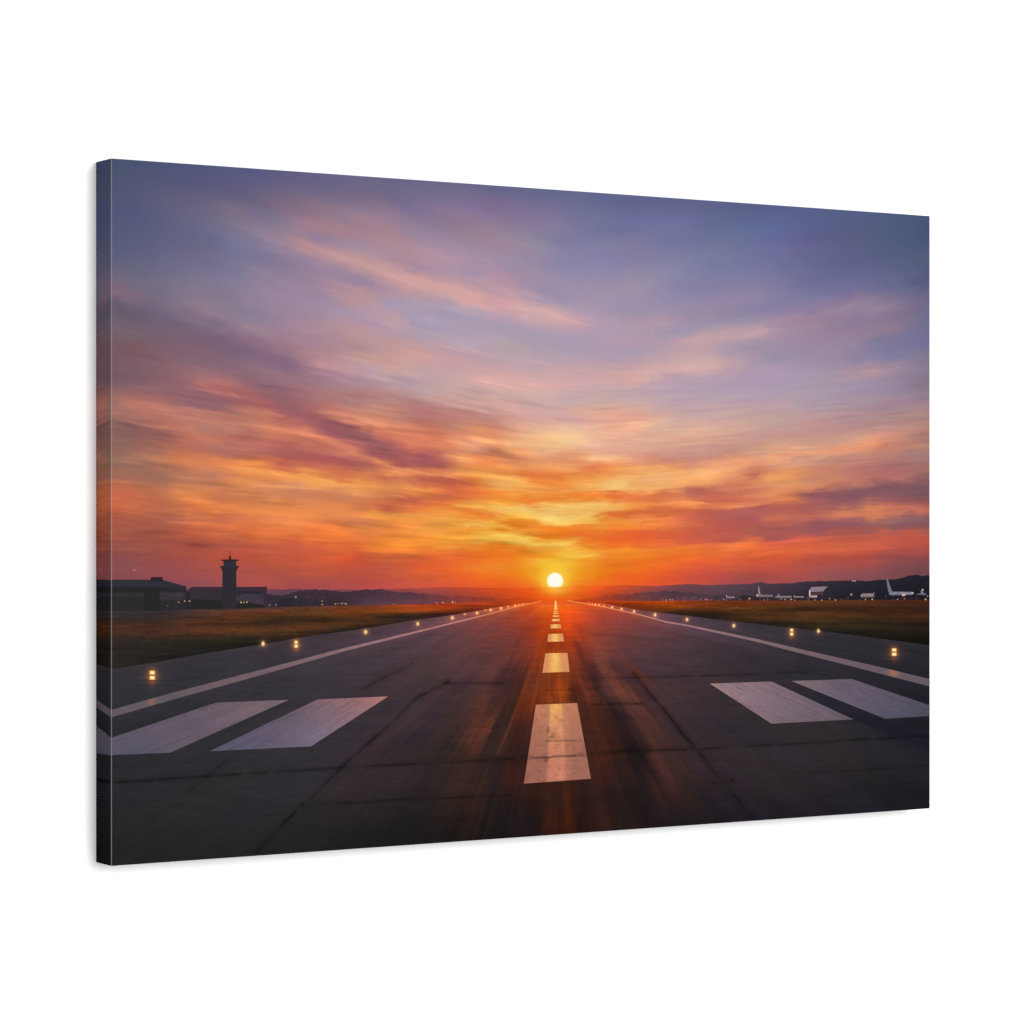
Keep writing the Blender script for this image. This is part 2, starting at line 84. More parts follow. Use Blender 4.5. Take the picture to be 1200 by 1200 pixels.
SKY_STROKES = """262,548 310,552 350,559 385,567 412,571|4|f4a055|.7
350,553.5 380,562 410,570 430,573|1.3|f6aa5c|.6
270,571 320,568.5 372,574 400,579|1.2|e89664|.5
345,585 376,586.5|1|e89060|.5
250,598 285,599 340,602 372,602|2.4|f08c4a|.55
300,612 350,614.5|1.2|f09058|.6
250,604 300,606|1|d87c58|.5
260,623 300,623 330,630|1.5|e87448|.5
300,522 345,530 400,541 416,543|5|a85858|.45
140,467 175,475 210,484 250,495 275,503|3.6|c67e6a|.6
132,490 160,496 190,500 220,507 250,514|2.8|ca8068|.6
132,502 170,506 205,513|5|8e5e5c|.45
222,446 240,452 263,457 285,466|2.6|c47268|.75
131,600 190,598 250,597|1.5|d87048|.5
195,580 250,576|2.6|de864e|.5
135,551 190,557 235,562|4.5|9c6a5c|.4
190,543 255,552|2.6|da805a|.45
305,479 318,484 332,489|2.4|ca7a64|.7
300,500 330,503 360,512 385,518 412,523|2.6|de8664|.75
365,483 385,484 412,487|3.4|ce8268|.5
365,495 390,503 412,512 440,520 452,525|6.5|93565e|.55
365,422 385,429 402,434|2.8|ca969c|.55
255,402 290,410 330,425 360,437|8|7f637a|.3
280,381 300,387 312,390|2.6|a28692|.5
410,530 440,539 465,549 500,555 530,559 556,566|2.2|f29a60|.7
430,527 455,532 480,538 510,543 532,546|5.5|ac5c5c|.55
480,558 500,560 530,564 556,569|3.2|be604a|.6
410,541 425,544 442,548|3.8|a65858|.6
455,587 485,586 515,583 540,578|4|c46448|.6
412,568 440,571 470,572 495,575 511,577|2.8|f49c50|.5
410,579 432,580|1|f0a468|.7
455,581 478,582|1|ec9860|.6
425,600 455,604 480,602 520,607|2.3|f4a24a|.5
440,628 477,628.5|.9|d87430|.6
530,594 572,593|2|f8bc5c|.6
545,601 572,603|1.8|ec7e30|.6
540,614 572,617|1.5|f8bc58|.7
545,621 572,622|1.2|e48828|.6
505,641 548,641|1|f2a43c|.5
430,651 472,653|1|e06830|.5
470,647 512,648|.9|e06c28|.5
530,535 546,540 562,542|2.4|f6a66a|.7
572,528 590,533 606,539|3.8|ce7a5a|.5
630,540 650,539 672,538|4.6|dc9070|.5
690,539 715,540 724,542|2.8|f8bc8c|.6
683,548 695,551 706,554|2.8|de7a50|.7
600,553 625,557 645,560 670,565|3.2|e47840|.6
572,561 595,562 610,568 632,575|3.2|f6b462|.6
712,570 740,566|2|f8ce82|.8
650,576 685,572 702,571|2.4|f4b260|.5
615,588 640,585 670,583 702,585|2.1|ea7c2e|.7
575,593 605,595 635,592 660,592 700,590 732,588|2.6|f8ca74|.55
570,601 590,603 607,606|2|f08e36|.6
612,606 640,609 670,608 700,605 717,606|2.6|f8d478|.6
625,613 650,614.5 682,612|1|fad068|.7
690,605.5 712,603.5 737,601|1.5|de6c2e|.8
580,613 605,612 625,614 642,616|2.3|ea8426|.7
570,614 582,617 602,618|2.3|f8c650|.7
570,621 600,623 622,621|1.4|e48222|.6
570,629 595,629 610,632 632,632|2.5|fad05c|.8
612,637 640,640 655,637 677,634|2.3|fad060|.8
655,643 682,643|1|f6ba40|.7
585,646 612,645|.9|f6a038|.6
655,652 680,652 707,649|1.5|f8c84c|.8
625,658 650,656.5 670,655.5|1|f8c440|.8
570,662 602,661.5|.9|f49838|.6
690,642.5 722,641.5|1|f28c30|.6
735,566 760,563 790,558 830,553 860,549 888,538|3.2|f6b478|.6
800,548 840,543 870,540 902,533|2.8|f0a67a|.4
800,577 815,576 831,579|4|b2625a|.6
760,580 782,578|2.8|d06c48|.4
795,587.5 830,586.5 882,589|1|b85c48|.6
775,590 810,588.5 837,589|1|f6a062|.6
840,595 870,593 902,590|1.3|f0905e|.6
730,602 760,600 790,598 817,596|2.1|ce623c|.6
735,609 765,607 777,607.5|1.2|f49250|.7
750,612.5 777,610|1.2|d06838|.6
752,616 787,615|1.5|f48e4a|.7
790,643 830,639 870,636 902,634|1.5|f08040|.6
730,645 792,645|1.4|f68c30|.5
820,606 870,604 907,600|5|b05c58|.35
755,541 775,543 792,540|2.4|ca8270|.5
890,538 920,533 950,531 985,526 1010,522 1037,518|2.1|ee9e76|.7
1005,519 1026,518.5|2.6|f09a72|.6
893,560 932,556|1.9|f09e60|.7
920,539.5 962,534.5|2.3|c28a7c|.4
950,582 1000,577 1040,572 1089,568|4.6|80545e|.5
960,606 990,602 1020,603 1040,602 1089,594|1.5|da805a|.6
890,609 932,607|1.5|cc7058|.5
890,636 950,631 1000,628 1062,627|1|de6644|.5
830,397 860,395 885,391 900,387 914,384|1.8|caa4a8|.6
900,386 930,378 960,370 990,361 1014,349|3.6|9e849e|.45
740,443 770,439 800,431 840,427 872,425|3.6|d6acaa|.4
970,406 1012,399|1.9|94829a|.5
1005,436 1032,435|2|ba949c|.5
1025,361 1057,360|2.8|927c96|.4
340,278 365,288 385,296 410,305 440,315 480,328 520,340 550,350 582,359|4.2|d4a09c|.5
590,360 630,363 650,369 665,375 692,383|2.3|deaeaa|.75
345,258 370,264 400,272 427,280|3.6|a88090|.4
455,370 470,376 482,382|2.8|c69ea2|.5
555,445 590,449 640,452 692,450|1.7|e2aca6|.5
615,598 650,599.5 700,598|1.5|ea9c40|.5
640,603.5 668,602.5 690,603|1|f0b050|.5"""
RUN_STROKES = """705,800 715,825 730,850 745,875 765,905 787,952|3.5|1a1415|.2
722,800 738,820 757,850 775,890 797,942|5|58322a|.3
692,775 706,802|3|3a2424|.5
590,805 562,850 546,880 524,935|4|281f1f|.25
612,812 600,842 588,872 579,893|1.2|7c3c22|.6
577,812 557,850 546,882|4.5|62342a|.4
662,922 663,950 664,978|4|4e2510|.6
641,922 641,942|3|42241a|.5
655,792 657,825|1.5|b05018|.55
647,790 645,823|2|7a3410|.5
705,933 714,977|5|381e16|.5
621,788 612,816|2.5|7a3a1a|.5
671,745 690,790 701,818|2.5|4a2420|.5
695,760 713,790|4|7c4638|.5
716,770 724,792 742,818|3|482a2a|.4
600,770 585,800 566,842|3|3c2624|.35
560,760 520,800 470,850|3|382c30|.2
730,760 770,800 830,860|3|3c2e32|.18
610,745 596,775|2|542a22|.35"""
def strokes(t):
    out = []
    for e in t.split("\n"):
        p, w, h, a = e.split("|")
        out.append(([tuple(map(float, q.split(","))) for q in p.split()], float(w), hexc(h), float(a)))
    return out
def lay(c, x, y, S_, wx, wy, broken, soft=1.0):
    """lay soft brush-like wisps over the ink: gaussian across, tapered ends, broken up by noise"""
    for pts, w, col, a in S_:
        w = w * soft
        xs = [p[0] for p in pts]; ys = [p[1] for p in pts]; mg = w * 4 + 10
        m = (x > min(xs) - mg) & (x < max(xs) + mg) & (y > min(ys) - mg) & (y < max(ys) + mg)
        if not m.any(): continue
        X = wx[m]; Y = wy[m]; best = np.full(len(X), 1e9); par = np.zeros(len(X))
        L = [math.hypot(q[0] - p[0], q[1] - p[1]) for p, q in zip(pts[:-1], pts[1:])]; T = sum(L); acc = 0
        for (ax, ay), (bx, by), l in zip(pts[:-1], pts[1:], L):
            u = ((X - ax) * (bx - ax) + (Y - ay) * (by - ay)) / (l * l); t_ = np.clip(u, 0, 1)
            d = np.hypot(X - ax - t_ * (bx - ax), Y - ay - t_ * (by - ay))
            k = d < best; best[k] = d[k]; par[k] = (acc + t_[k] * l) / T; acc += l
        end = sstep(0, .22, par) * (1 - sstep(.78, 1, par)); wid = w * (.45 + .55 * end)
        amp = a * (.25 + .75 * end) * np.exp(-(best / wid) ** 2) * np.clip(.95 + broken[m], .3, 1.25)
        amp = np.clip(amp, 0, 1)[:, None]
        c[m] = c[m] * (1 - amp) + col * amp
    return c
class Field:
    """smooth interpolation of a tone table in warped coordinates (so that streaks run with the clouds / the runway)"""
    def __init__(self, tab, warp, c, ridge):
        P, self.C = table(tab); self.warp = warp; self.c = c
        self.Q = np.stack(warp(P[:, 0], P[:, 1]), 1)
        D = np.sqrt(((self.Q[:, None] - self.Q[None]) ** 2).sum(2) + c * c)
        n = len(P); A = np.zeros((n + 1, n + 1))
        A[:n, :n] = -D + ridge * np.eye(n); A[:n, n] = 1; A[n, :n] = 1
        B = np.zeros((n + 1, 3)); B[:n] = self.C
        self.W = np.linalg.solve(A, B)
        self.lo = self.C.min(0) * 0.8; self.hi = np.minimum(self.C.max(0) * 1.04, 1)
    def __call__(self, x, y):
        q = np.stack(self.warp(x, y), 1); out = np.zeros((len(q), 3))
        for i in range(0, len(q), 4000):
            d = q[i:i + 4000, None] - self.Q[None]
            D = np.sqrt((d * d).sum(2) + self.c ** 2)
            out[i:i + 4000] = -D @ self.W[:-1] + self.W[-1]
        return np.clip(out, self.lo, self.hi)

def flow(x, y):
    r = np.sqrt((x - 700.0) ** 2 + 150.0 ** 2)
    L = np.where(x < 700, r + 900.0, r + 1500.0)
    base = np.where(x < 700, 1050.0, 1650.0)
    return (700.0 - y) / L * base
sky_f = Field(SKY, lambda x, y: (x * 0.31, flow(x, y)), 2.5, 0.6)
run_f = Field(RUNWAY, lambda x, y: (260 * (x - 650) / (np.maximum(y, 703) - 685), 170 * np.log(np.maximum(y, 703) - 685)), 4.0, 3.0)
grass_f = Field(GRASS, lambda x, y: (x * 0.16, y * 1.0), 1.0, 0.15)
hill_f = Field(HILL, lambda x, y: (x * 0.6, y * 1.0), 2.0, 0.15)

# ---------------------------------------------------------------- lamps of the printed scene: x y r kind
LAMPS = [(178, 788.2, 3.3, 2), (178, 794.2, 3.3, 2), (307.8, 754.2, 2.7, 1), (346.5, 752.6, 2.5, 2), (346.5, 757.0, 2.7, 2),
         (428.0, 740.6, 2.4, 1), (489.0, 731.0, 2.0, 1), (529.5, 724.0, 1.9, 1), (544.2, 719.6, 1.1, 0), (558.5, 718.4, 1.6, 1),
         (568.2, 715.0, .8, 0), (574.5, 714.8, 1.4, 1), (586.6, 712.7, 1.3, 1), (595.2, 711.0, 1.1, 0), (603, 709.7, 1.1, 1), (607.5, 709.1, 1.0, 0),
         (611, 708.5, .9, 0), (613.6, 708.0, .8, 0),
         (689.6, 707.4, .9, 0), (693.4, 707.9, .9, 0), (697, 708.5, 1.1, 1), (701.4, 709.1, 1.0, 1), (707.2, 710.2, 1.1, 0), (716.7, 711.8, 1.3, 1),
         (727.8, 713.7, 1.3, 1), (742.4, 716.5, 1.5, 1), (767.0, 720.5, 1.9, 1), (804.5, 726.0, 1.9, 1), (859.4, 733.2, 2.1, 1),
         (927.2, 738.4, 2.2, 2), (927.2, 743.0, 2.4, 2), (958.5, 739.4, 2.2, 1), (1047.3, 761.6, 2.8, 2), (1047.3, 766.6, 2.9, 2)]
LX = np.array([l[0] for l in LAMPS]); LY = np.array([l[1] for l in LAMPS]); LR = np.array([l[2] for l in LAMPS])
def halo(x, y):
    g = np.zeros((len(x), 3))
    for lx, ly, lr, k in LAMPS:
        m = (np.abs(x - lx) < lr * 9) & (np.abs(y - ly) < lr * 9)
        if not m.any(): continue
        dx = x[m] - lx; dy = y[m] - ly
        d = np.sqrt(dx ** 2 + dy ** 2) / lr
        a = 0.42 * np.exp(-(d / 1.5) ** 2) + 0.07 * np.exp(-(d / 3.2) ** 2)
        g[m] += a[:, None] * np.array([.80, .40, .08])
        if k == 2 and lr > 2:
            b = .10 * np.exp(-(dx / (lr * .9)) ** 2 - ((dy - lr * 2.6) / (lr * 1.3)) ** 2) + .13 * np.exp(-(dx / (lr * 4)) ** 2 - ((dy - lr * 1.9) / (lr * .3)) ** 2)
            g[m] += b[:, None] * np.array([.75, .22, .04])
    return np.minimum(g, 0.75)

def make_wisps():
    R = np.random.RandomState(11); W = []
    for k in range(420):
        if k < 300: px = R.uniform(125, 620); py = R.uniform(360, 655)
        else: px = R.uniform(600, 1095); py = R.uniform(470, 665)
        low = min(max((py - 380) / 120, .25), 1)
        if k >= 300 and py < 570: low *= .5
        W.append((px, py, R.uniform(16, 46), R.uniform(.7, 2.2), R.choice([-1, 1]) * R.uniform(.03, .10) * low * (1 if k < 300 else .75), R.uniform(-.05, .05)))
    for k in range(110):
        px = R.uniform(240, 640); py = 275 + .25 * (px - 300) + R.uniform(-45, 95)
        W.append((px, py, R.uniform(14, 40), R.uniform(.8, 2.4), R.choice([-.6, 1, 1]) * R.uniform(.008, .028), R.uniform(-.06, .10)))
    return W
WISPS = make_wisps()
def wisps(x, y):
    m = np.zeros(len(x))
    for px, py, L, w, a, tilt in WISPS:
        k = (np.abs(x - px) < L * 1.5) & (np.abs(y - py) < L * .6 + 12)
        if not k.any(): continue
        X = x[k] - px; r = math.sqrt((px - 700) ** 2 + 150 ** 2)
        sl = (700 - py) / (r + (900 if px < 700 else 1500)) * (1 if px < 700 else -1) + tilt
        d = y[k] - py - sl * X - .0016 * a * 20 * X * X / L * 3
        u = X / L; t_ = np.exp(-(u * 1.25) ** 2)
        ww = w * (.5 + t_) * np.where(d > 0, .75, 1.7)      # sharper on the lower side
        m[k] += a * t_ * np.exp(-(d / ww) ** 2)
    return m
SKY_ST = strokes(SKY_STROKES); RUN_ST = strokes(RUN_STROKES)
# ---------------------------------------------------------------- ink colour functions (sRGB), x and y in measured picture units
def sky_c(x, y):
    q = flow(x, y)
    low_ = sstep(330, 470, y) * (1 - .55 * sstep(625, 675, y))
    sw = q + 7 * fbm(x / 80 + 13, q / 26, 3)
    dy = (4.2 * fbm(x / 75 + 71, sw / 5.0, 4) + 4.0 * fbm(x / 34 + 5, sw / 2.4 + 60, 4)) * (.30 + .80 * low_)
    rag = sstep(230, 330, y) * (1 - .6 * sstep(630, 670, y))
    c = sky_f(x + 9 * fbm(x / 40 + 7, q / 14 + 3, 3) + 11 * rag * fbm(x / 17 + 3, q / 7 + 9, 4), y + dy + 4.2 * rag * fbm(x / 15 + 27, q / 6.5 + 1, 4))
    w = fbm(x / 90, q / 20, 3)
    n1 = fbm(x / 120 + 3, (q + 6 * w) / 10.0, 4)
    n2 = fbm(x / 45 + 9, (q + 4 * w) / 3.0, 4)
    patchy = .35 + .65 * sstep(-.25, .45, fbm(x / 70 + 31, q / 22 + 5, 3))
    band = 0.10 + 0.90 * sstep(400, 520, y) * (1 - 0.5 * sstep(630, 675, y))
    jx = x + 7 * fbm(x / 26 + 2, q / 8, 4); jy = y + 2.8 * fbm(x / 20 + 50, q / 7, 5)
    c = lay(c, x, y, SKY_ST, jx, jy, .55 * fbm(x / 16 + 3, q / 2.6, 3))
    n3 = 1 - 2 * np.abs(fbm(x / 42 + 19, (q + 5 * w) / 3.4 + 33, 4)) * 1.6
    m = (0.04 * n1 + 0.075 * n2 * patchy + 0.016 * n3 * patchy) * band
    gray = c @ np.array([.3, .55, .15]); c = gray[:, None] + (c - gray[:, None]) * (.96 - .05 * (1 - sstep(400, 520, y)))[:, None]
    c = c * (1 + m[:, None] * np.array([.85, 1.25, .8])) * (1 + wisps(x, y)[:, None] * np.array([1.05, 1.1, .8]))
    d = np.sqrt((x - 650) ** 2 + ((y - 680.6) * 1.0) ** 2)
    g = np.exp(-(np.maximum(d - 10, 0) / 9) ** 2)
    c = c + (np.array([.98, .79, .24]) - c) * (g * .85)[:, None]
    nr = np.exp(-((x - 650) / 150) ** 2 - ((y - 610) / 55) ** 2)[:, None]
    c = c * (1 - nr * np.array([.005, .045, .10]))
    # a far light in the sky
    s = np.exp(-((x - 157) ** 2 + (y - 667.8) ** 2) / 1.6)
    c = c + (np.array([.85, .55, .45]) - c) * (s * .8)[:, None]
    return c
def hill_c(x, y):
    c = hill_f(x, y)
    g = .85 * np.exp(-((x - 650) / 11) ** 2 - ((y - 689.5) / 5.5) ** 2)
    c = c + (hexc('f6b23c') - c) * g[:, None]
    n = fbm(x / 14, y / 3.5, 4)
    return c * (1 + .07 * n)[:, None]
def tree_c(cols):
    f = Field(cols, lambda x, y: (x * 0.5, y * 1.0), 2.0, 0.1)
    def fn(x, y):
        n = fbm(x / 5, y / 2.6, 4)
        s = sstep(.16, .55, fbm(x / 2.3, y / 1.3, 3)) * sstep(697.5, 700.5, y) * (x > 800)   # clutter on the far apron
        return f(x, y) * (1 + .12 * n)[:, None] + s[:, None] * np.array([.20, .14, .12])
    return fn
def grass_c(x, y):
    c = grass_f(x, y)
    n = fbm(x / 60, y / 2.6, 4); n2 = fbm(x / 16 + 5, y / 1.1, 3)
    n3 = fbm(x / 4.5 + 15, y / 1.0 + 2, 3); n4 = fbm(x / 1.6, y / 1.4 + 9, 2)
    c = c * (.93 + .20 * n + .13 * n2 + .13 * n3 + .08 * n4 * sstep(712, 740, y))[:, None]
    return c * np.array([1.03, .965, .95]) * (.93 + .07 * sstep(380, 520, x))[:, None] + halo(x, y) * .8
JOINTS = [([(130, 917), (222, 911), (350, 903), (400, 899.5), (465, 896.5), (540, 893), (580, 890), (620, 888)], 1.5, .42),
          ([(690, 883.5), (735, 880), (817, 877.5), (900, 873), (960, 870), (1010, 866.5), (1089, 862)], 1.3, .45),
          ([(340, 944), (430, 940), (465, 937), (540, 934.5), (600, 931)], 1.3, .30), ([(835, 917.5), (858, 914)], 1.6, .5),
          ([(950, 905.5), (1000, 903), (1089, 897)], 1.0, .28), ([(690, 796), (760, 793.5), (840, 791.5), (900, 789.5), (945, 787)], 1.2, .32),
          ([(640, 809), (700, 807)], 1.0, .25), ([(690, 826), (752, 824.5)], 1.2, .5), ([(520, 801), (560, 800.5), (590, 800)], 1.0, .38),
          ([(525, 799), (490, 816), (455, 850), (410, 890), (380, 918), (350, 947), (300, 998)], 1.5, .52),
          ([(483, 777), (455, 791), (427, 806)], 1.3, .32), ([(275, 882), (222, 927)], 1.8, .2),
          ([(742, 788), (765, 817), (800, 860), (818, 880), (840, 909), (865, 937), (884, 962)], 1.5, .52),
          ([(700, 743), (745, 747), (800, 752)], 1.0, .15), ([(780, 735), (830, 752), (880, 773), (925, 787)], 2.2, .16)]
def seg_d(x, y, pts, wob):
    d = np.full(len(x), 1e9)
    for (ax, ay), (bx, by) in zip(pts[:-1], pts[1:]):
        ux, uy = bx - ax, by - ay; L = ux * ux + uy * uy
        t = np.clip(((x - ax) * ux + (y - ay) * uy) / L, 0, 1)
        d = np.minimum(d, np.hypot(x - ax - t * ux, y - ay - t * uy))
    return d
def joints(x, y):
    k = np.ones(len(x)); wx = x + .9 * fbm(x / 26, y / 26, 3); wy = y + .7 * fbm(x / 26 + 40, y / 26, 3)
    for pts, w, a in JOINTS:
        xs = [p[0] for p in pts]; ys = [p[1] for p in pts]
        m = (x > min(xs) - 12) & (x < max(xs) + 12) & (y > min(ys) - 12) & (y < max(ys) + 12)
        if not m.any(): continue
        d = seg_d(wx[m], wy[m], pts, 0)
        amp = a * np.clip(.62 + .75 * fbm(x[m] / 16 + 7, y[m] / 16, 3), .1, 1)
        k[m] *= 1 - amp * (.72 * np.exp(-(d / w) ** 2) + .25 * np.exp(-(d / (w * 3.2)) ** 2))
    return k
def run_c(x, y):
    yy = np.maximum(y, 704) - 695; lat = (x - 650) / yy
    c = run_f(x + yy * .10 * fbm(lat * 16 + 11, np.log(yy) * 1.2, 4) + 5 * fbm(x / 24, y / 2.2, 3) * sstep(715, 760, y), y + 3.5 * fbm(x / 30 + 8, y / 10, 3) * sstep(730, 790, y))
    c = lay(c, x, y, RUN_ST, x, y, .5 * fbm(x / 9, y / 9, 3))
    yy = np.maximum(y, 704) - 695
    lat = (x - 650) / yy
    near = sstep(735, 850, y)
    ctr = np.exp(-(lat / .75) ** 2)
    n1 = fbm(lat * 14 + 3, np.log(yy) * 1.6, 4); n2 = fbm(lat * 45, np.log(yy) * 2.5 + 9, 3)
    n6 = fbm(lat * 90 + 21, np.log(yy) * 5, 3); n3 = fbm(x / 26, y / 1.6, 3); n4 = fbm(x / 3.0, y / 1.5, 2); n5 = fbm(x / 45, y / 16, 4)
    m = (.11 * n1 + .12 * n2 + .08 * n6) * (.30 + .9 * ctr) * (.35 + .65 * near) + .075 * n3 + .05 * n4 + .07 * n5
    c = c * ((1 + m) * (.99 - .035 * sstep(480, 640, x) * sstep(740, 840, y)))[:, None] * np.array([1.02, .985, 1.02]) * joints(x, y)[:, None]
    # warm streaks of reflected sun on the print, either side of the centre line
    for l0, w, a in ((-.195, .014, .045), (.052, .016, .07), (-.075, .03, .04), (.30, .03, .03)):
        s = a * np.exp(-((lat - l0) / w) ** 2) * np.exp(-((y - 800) / 75) ** 2)
        c = c + s[:, None] * np.array([1.0, .36, .08])
    g = .85 * np.exp(-((x - 650) / 20) ** 2 - ((y - 703) / 8) ** 2)
    c = c + (hexc('f2782a') - c) * g[:, None]
    return c + halo(x, y)
def paint_c(tab, sx=.5, amp=.05, along=None):
    f = Field(tab, lambda x, y: (x * sx, y * 1.0), 3.0, 0.3)
    def fn(x, y):
        yy = np.maximum(y, 704) - 695; lat = (x - 650) / yy
        n = fbm(lat * 22, np.log(yy) * 3, 4) + .6 * fbm(x / 5, y / 3, 3)
        wear = sstep(.10, .55, fbm(lat * 34 + 4, np.log(yy) * 7, 5)); chip = sstep(.30, .5, fbm(x / 3.2, y / 1.5, 4)) * sstep(-.1, .4, fbm(lat * 9, np.log(yy) * 5 + 3, 3))
        line = sstep(.55, .8, 1 - np.abs(fbm(lat * 26 + 8, np.log(yy) * .9, 3)) * 3.2)
        c = f(x, y) * (1 + amp * n)[:, None]
        return c * ((1 - .09 * wear) * (1 - .12 * chip) * (1 - .03 * line))[:, None] * (1 - .6 * (1 - joints(x, y)))[:, None]
    return fn
def centre_c(x, y):
    base = np.empty((len(x), 3)); t = sstep(745, 915, y)[:, None]
    yy = np.maximum(y, 704) - 695
    side = hexc('dc9060') * (1 - t) + hexc('9e6658') * t
    mid = hexc('f8c064') * (1 - t) + hexc('c87c66') * t
    far = sstep(700, 745, y)[:, None]
    side = hexc('fdb658') * (1 - far) + side * far
    mid = hexc('ffc868') * (1 - far) + mid * far
    u = (x - 650) / yy * 100          # about -20 .. 22
    k = sstep(-5.4, -3.6, u) * (1 - .5 * sstep(5.2, 6.6, u) - .5 * sstep(5, 12, u)) * (.9 + .25 * fbm(x / 3.5, y / 12, 3)); k0 = np.exp(-(u / 8) ** 2)
    k = np.where(y > 800, k, k0)
    c = side * (1 - k[:, None]) + mid * k[:, None]
    hot = np.exp(-((u - 0.0) / 4) ** 2) * np.exp(-((y - 824) / 14) ** 2) * (y > 800)
    c = c + (hexc('f8b850') - c) * (.55 * hot)[:, None]
    n = fbm(x / 2.2, y / 1.6, 3); n5 = fbm(x / 9, y / 9, 4)
    st = sstep(.15, .5, n5) * np.exp(-((y - 872) / 22) ** 2) * np.exp(-((u + 5.5) / 5) ** 2)
    crack = np.exp(-((y - (886.5 - .055 * (x - 650)) - 1.2 * fbm(x / 7, y / 50, 3)) / 1.1) ** 2) * .45 + np.exp(-((y - 868 + 1.0 * fbm(x / 6 + 3, y / 50, 3)) / 1.0) ** 2) * .22 * (np.abs(x - 660) < 22)
    crack = np.where(y > 800, crack, 0)
    n7 = fbm(x / 4.2 + 9, y / 3.0, 4); scr = sstep(.32, .6, fbm(x / 5.5 + 3, y / 1.2 + 8, 3)) * .13
    return c * ((1 + .05 * n + (.06 * n5 + .07 * n7 - scr) * near1(y)) * (1 - .5 * st) * (1 - crack))[:, None]
def near1(y): return sstep(760, 850, y)
def edge_c(tab):
    f = Field(tab, lambda x, y: (x * .3, y * .3), 3.0, 0.2)
    def fn(x, y):
        n = fbm(x / 7, y / 4, 3)
        g = halo(x, y)
        s = np.exp(-((x - 1047) / 6) ** 2) * np.exp(-((y - 788) / 6) ** 2) * .8 + np.exp(-((x - 177) / 5) ** 2) * np.exp(-((y - 822) / 6) ** 2) * .45
        c = f(x, y) * (1 + .05 * n)[:, None] + g * .5
        return c + (hexc('b0705c') - c) * s[:, None]
    return fn
def flat_c(h, amp=.05, sx=4.0, sy=2.0):
    col = hexc(h)
    return lambda x, y: np.tile(col, (len(x), 1)) * (1 + amp * fbm(x / sx, y / sy, 3))[:, None]
def sun_c(x, y):
    d = np.sqrt((x - 650) ** 2 + (y - 680.6) ** 2)
    e = sstep(7.6, 11.2, d)[:, None]; b = sstep(686.2, 688.6, y)[:, None]
    c = hexc('fffcf0') * (1 - e) + hexc('fac93d') * e
    return c + (hexc('f8c050') - c) * (.7 * b)

# ---------------------------------------------------------------- meshes
mats = {}
def ink_material():
    m = bpy.data.materials.new('canvas_ink'); m.use_nodes = True
    nt = m.node_tree; nt.nodes.clear()
    out = nt.nodes.new('ShaderNodeOutputMaterial'); b = nt.nodes.new('ShaderNodeBsdfPrincipled')
    nt.links.new(b.outputs[0], out.inputs[0])
    at = nt.nodes.new('ShaderNodeAttribute'); at.attribute_name = 'ink'
    tc = nt.nodes.new('ShaderNodeTexCoord')
    def weave(rot, sc):
        mp = nt.nodes.new('ShaderNodeMapping'); mp.inputs['Rotation'].default_value = rot
        wv = nt.nodes.new('ShaderNodeTexWave'); wv.wave_type = 'BANDS'; wv.bands_direction = 'X' if rot == (0, 0, 0) else 'Z'
        wv.inputs['Scale'].default_value = sc; wv.inputs['Distortion'].default_value = 1.2; wv.inputs['Detail'].default_value = 2
        nt.links.new(tc.outputs['Object'], wv.inputs['Vector'])
        return wv
    w1 = weave((0, 0, 0), 260); w2 = weave((0, 0, 1), 260)
    mul = nt.nodes.new('ShaderNodeMath'); mul.operation = 'ADD'
    nt.links.new(w1.outputs['Fac'], mul.inputs[0]); nt.links.new(w2.outputs['Fac'], mul.inputs[1])
    nz = nt.nodes.new('ShaderNodeTexNoise'); nz.inputs['Scale'].default_value = 900; nz.inputs['Detail'].default_value = 3
    nt.links.new(tc.outputs['Object'], nz.inputs['Vector'])
    r1 = nt.nodes.new('ShaderNodeMapRange'); r1.inputs['To Min'].default_value = .95; r1.inputs['To Max'].default_value = 1.05
    nt.links.new(nz.outputs['Fac'], r1.inputs['Value'])
    mx = nt.nodes.new('ShaderNodeVectorMath'); mx.operation = 'SCALE'
    nt.links.new(at.outputs['Color'], mx.inputs[0]); nt.links.new(r1.outputs[0], mx.inputs['Scale'])
    nt.links.new(mx.outputs[0], b.inputs['Base Color'])
    bp = nt.nodes.new('ShaderNodeBump'); bp.inputs['Strength'].default_value = .035; bp.inputs['Distance'].default_value = .0003
    nt.links.new(mul.outputs[0], bp.inputs['Height']); nt.links.new(bp.outputs[0], b.inputs['Normal'])
    b.inputs['Roughness'].default_value = .85
    b.inputs['Specular IOR Level'].default_value = 0.02
    return m
def plain_material(name, col, rough, scale, amp):
    m = bpy.data.materials.new(name); m.use_nodes = True
    nt = m.node_tree; b = nt.nodes['Principled BSDF']
    nz = nt.nodes.new('ShaderNodeTexNoise'); nz.inputs['Scale'].default_value = scale; nz.inputs['Detail'].default_value = 4
    cr = nt.nodes.new('ShaderNodeValToRGB')
    cr.color_ramp.elements[0].color = tuple(c * (1 - amp) for c in col) + (1,)
    cr.color_ramp.elements[1].color = tuple(min(c * (1 + amp), .98) for c in col) + (1,)
    tc = nt.nodes.new('ShaderNodeTexCoord')
    nt.links.new(tc.outputs['Object'], nz.inputs['Vector']); nt.links.new(nz.outputs['Fac'], cr.inputs[0])
    nt.links.new(cr.outputs[0], b.inputs['Base Color'])
    b.inputs['Roughness'].default_value = rough; b.inputs['Specular IOR Level'].default_value = .1
    return m
INK = ink_material()
WOOD = plain_material('pine_wood', (.55, .38, .22), .7, 14, .2)
WALL = plain_material('white_wall', (.86, .86, .86), .9, 40, .01)

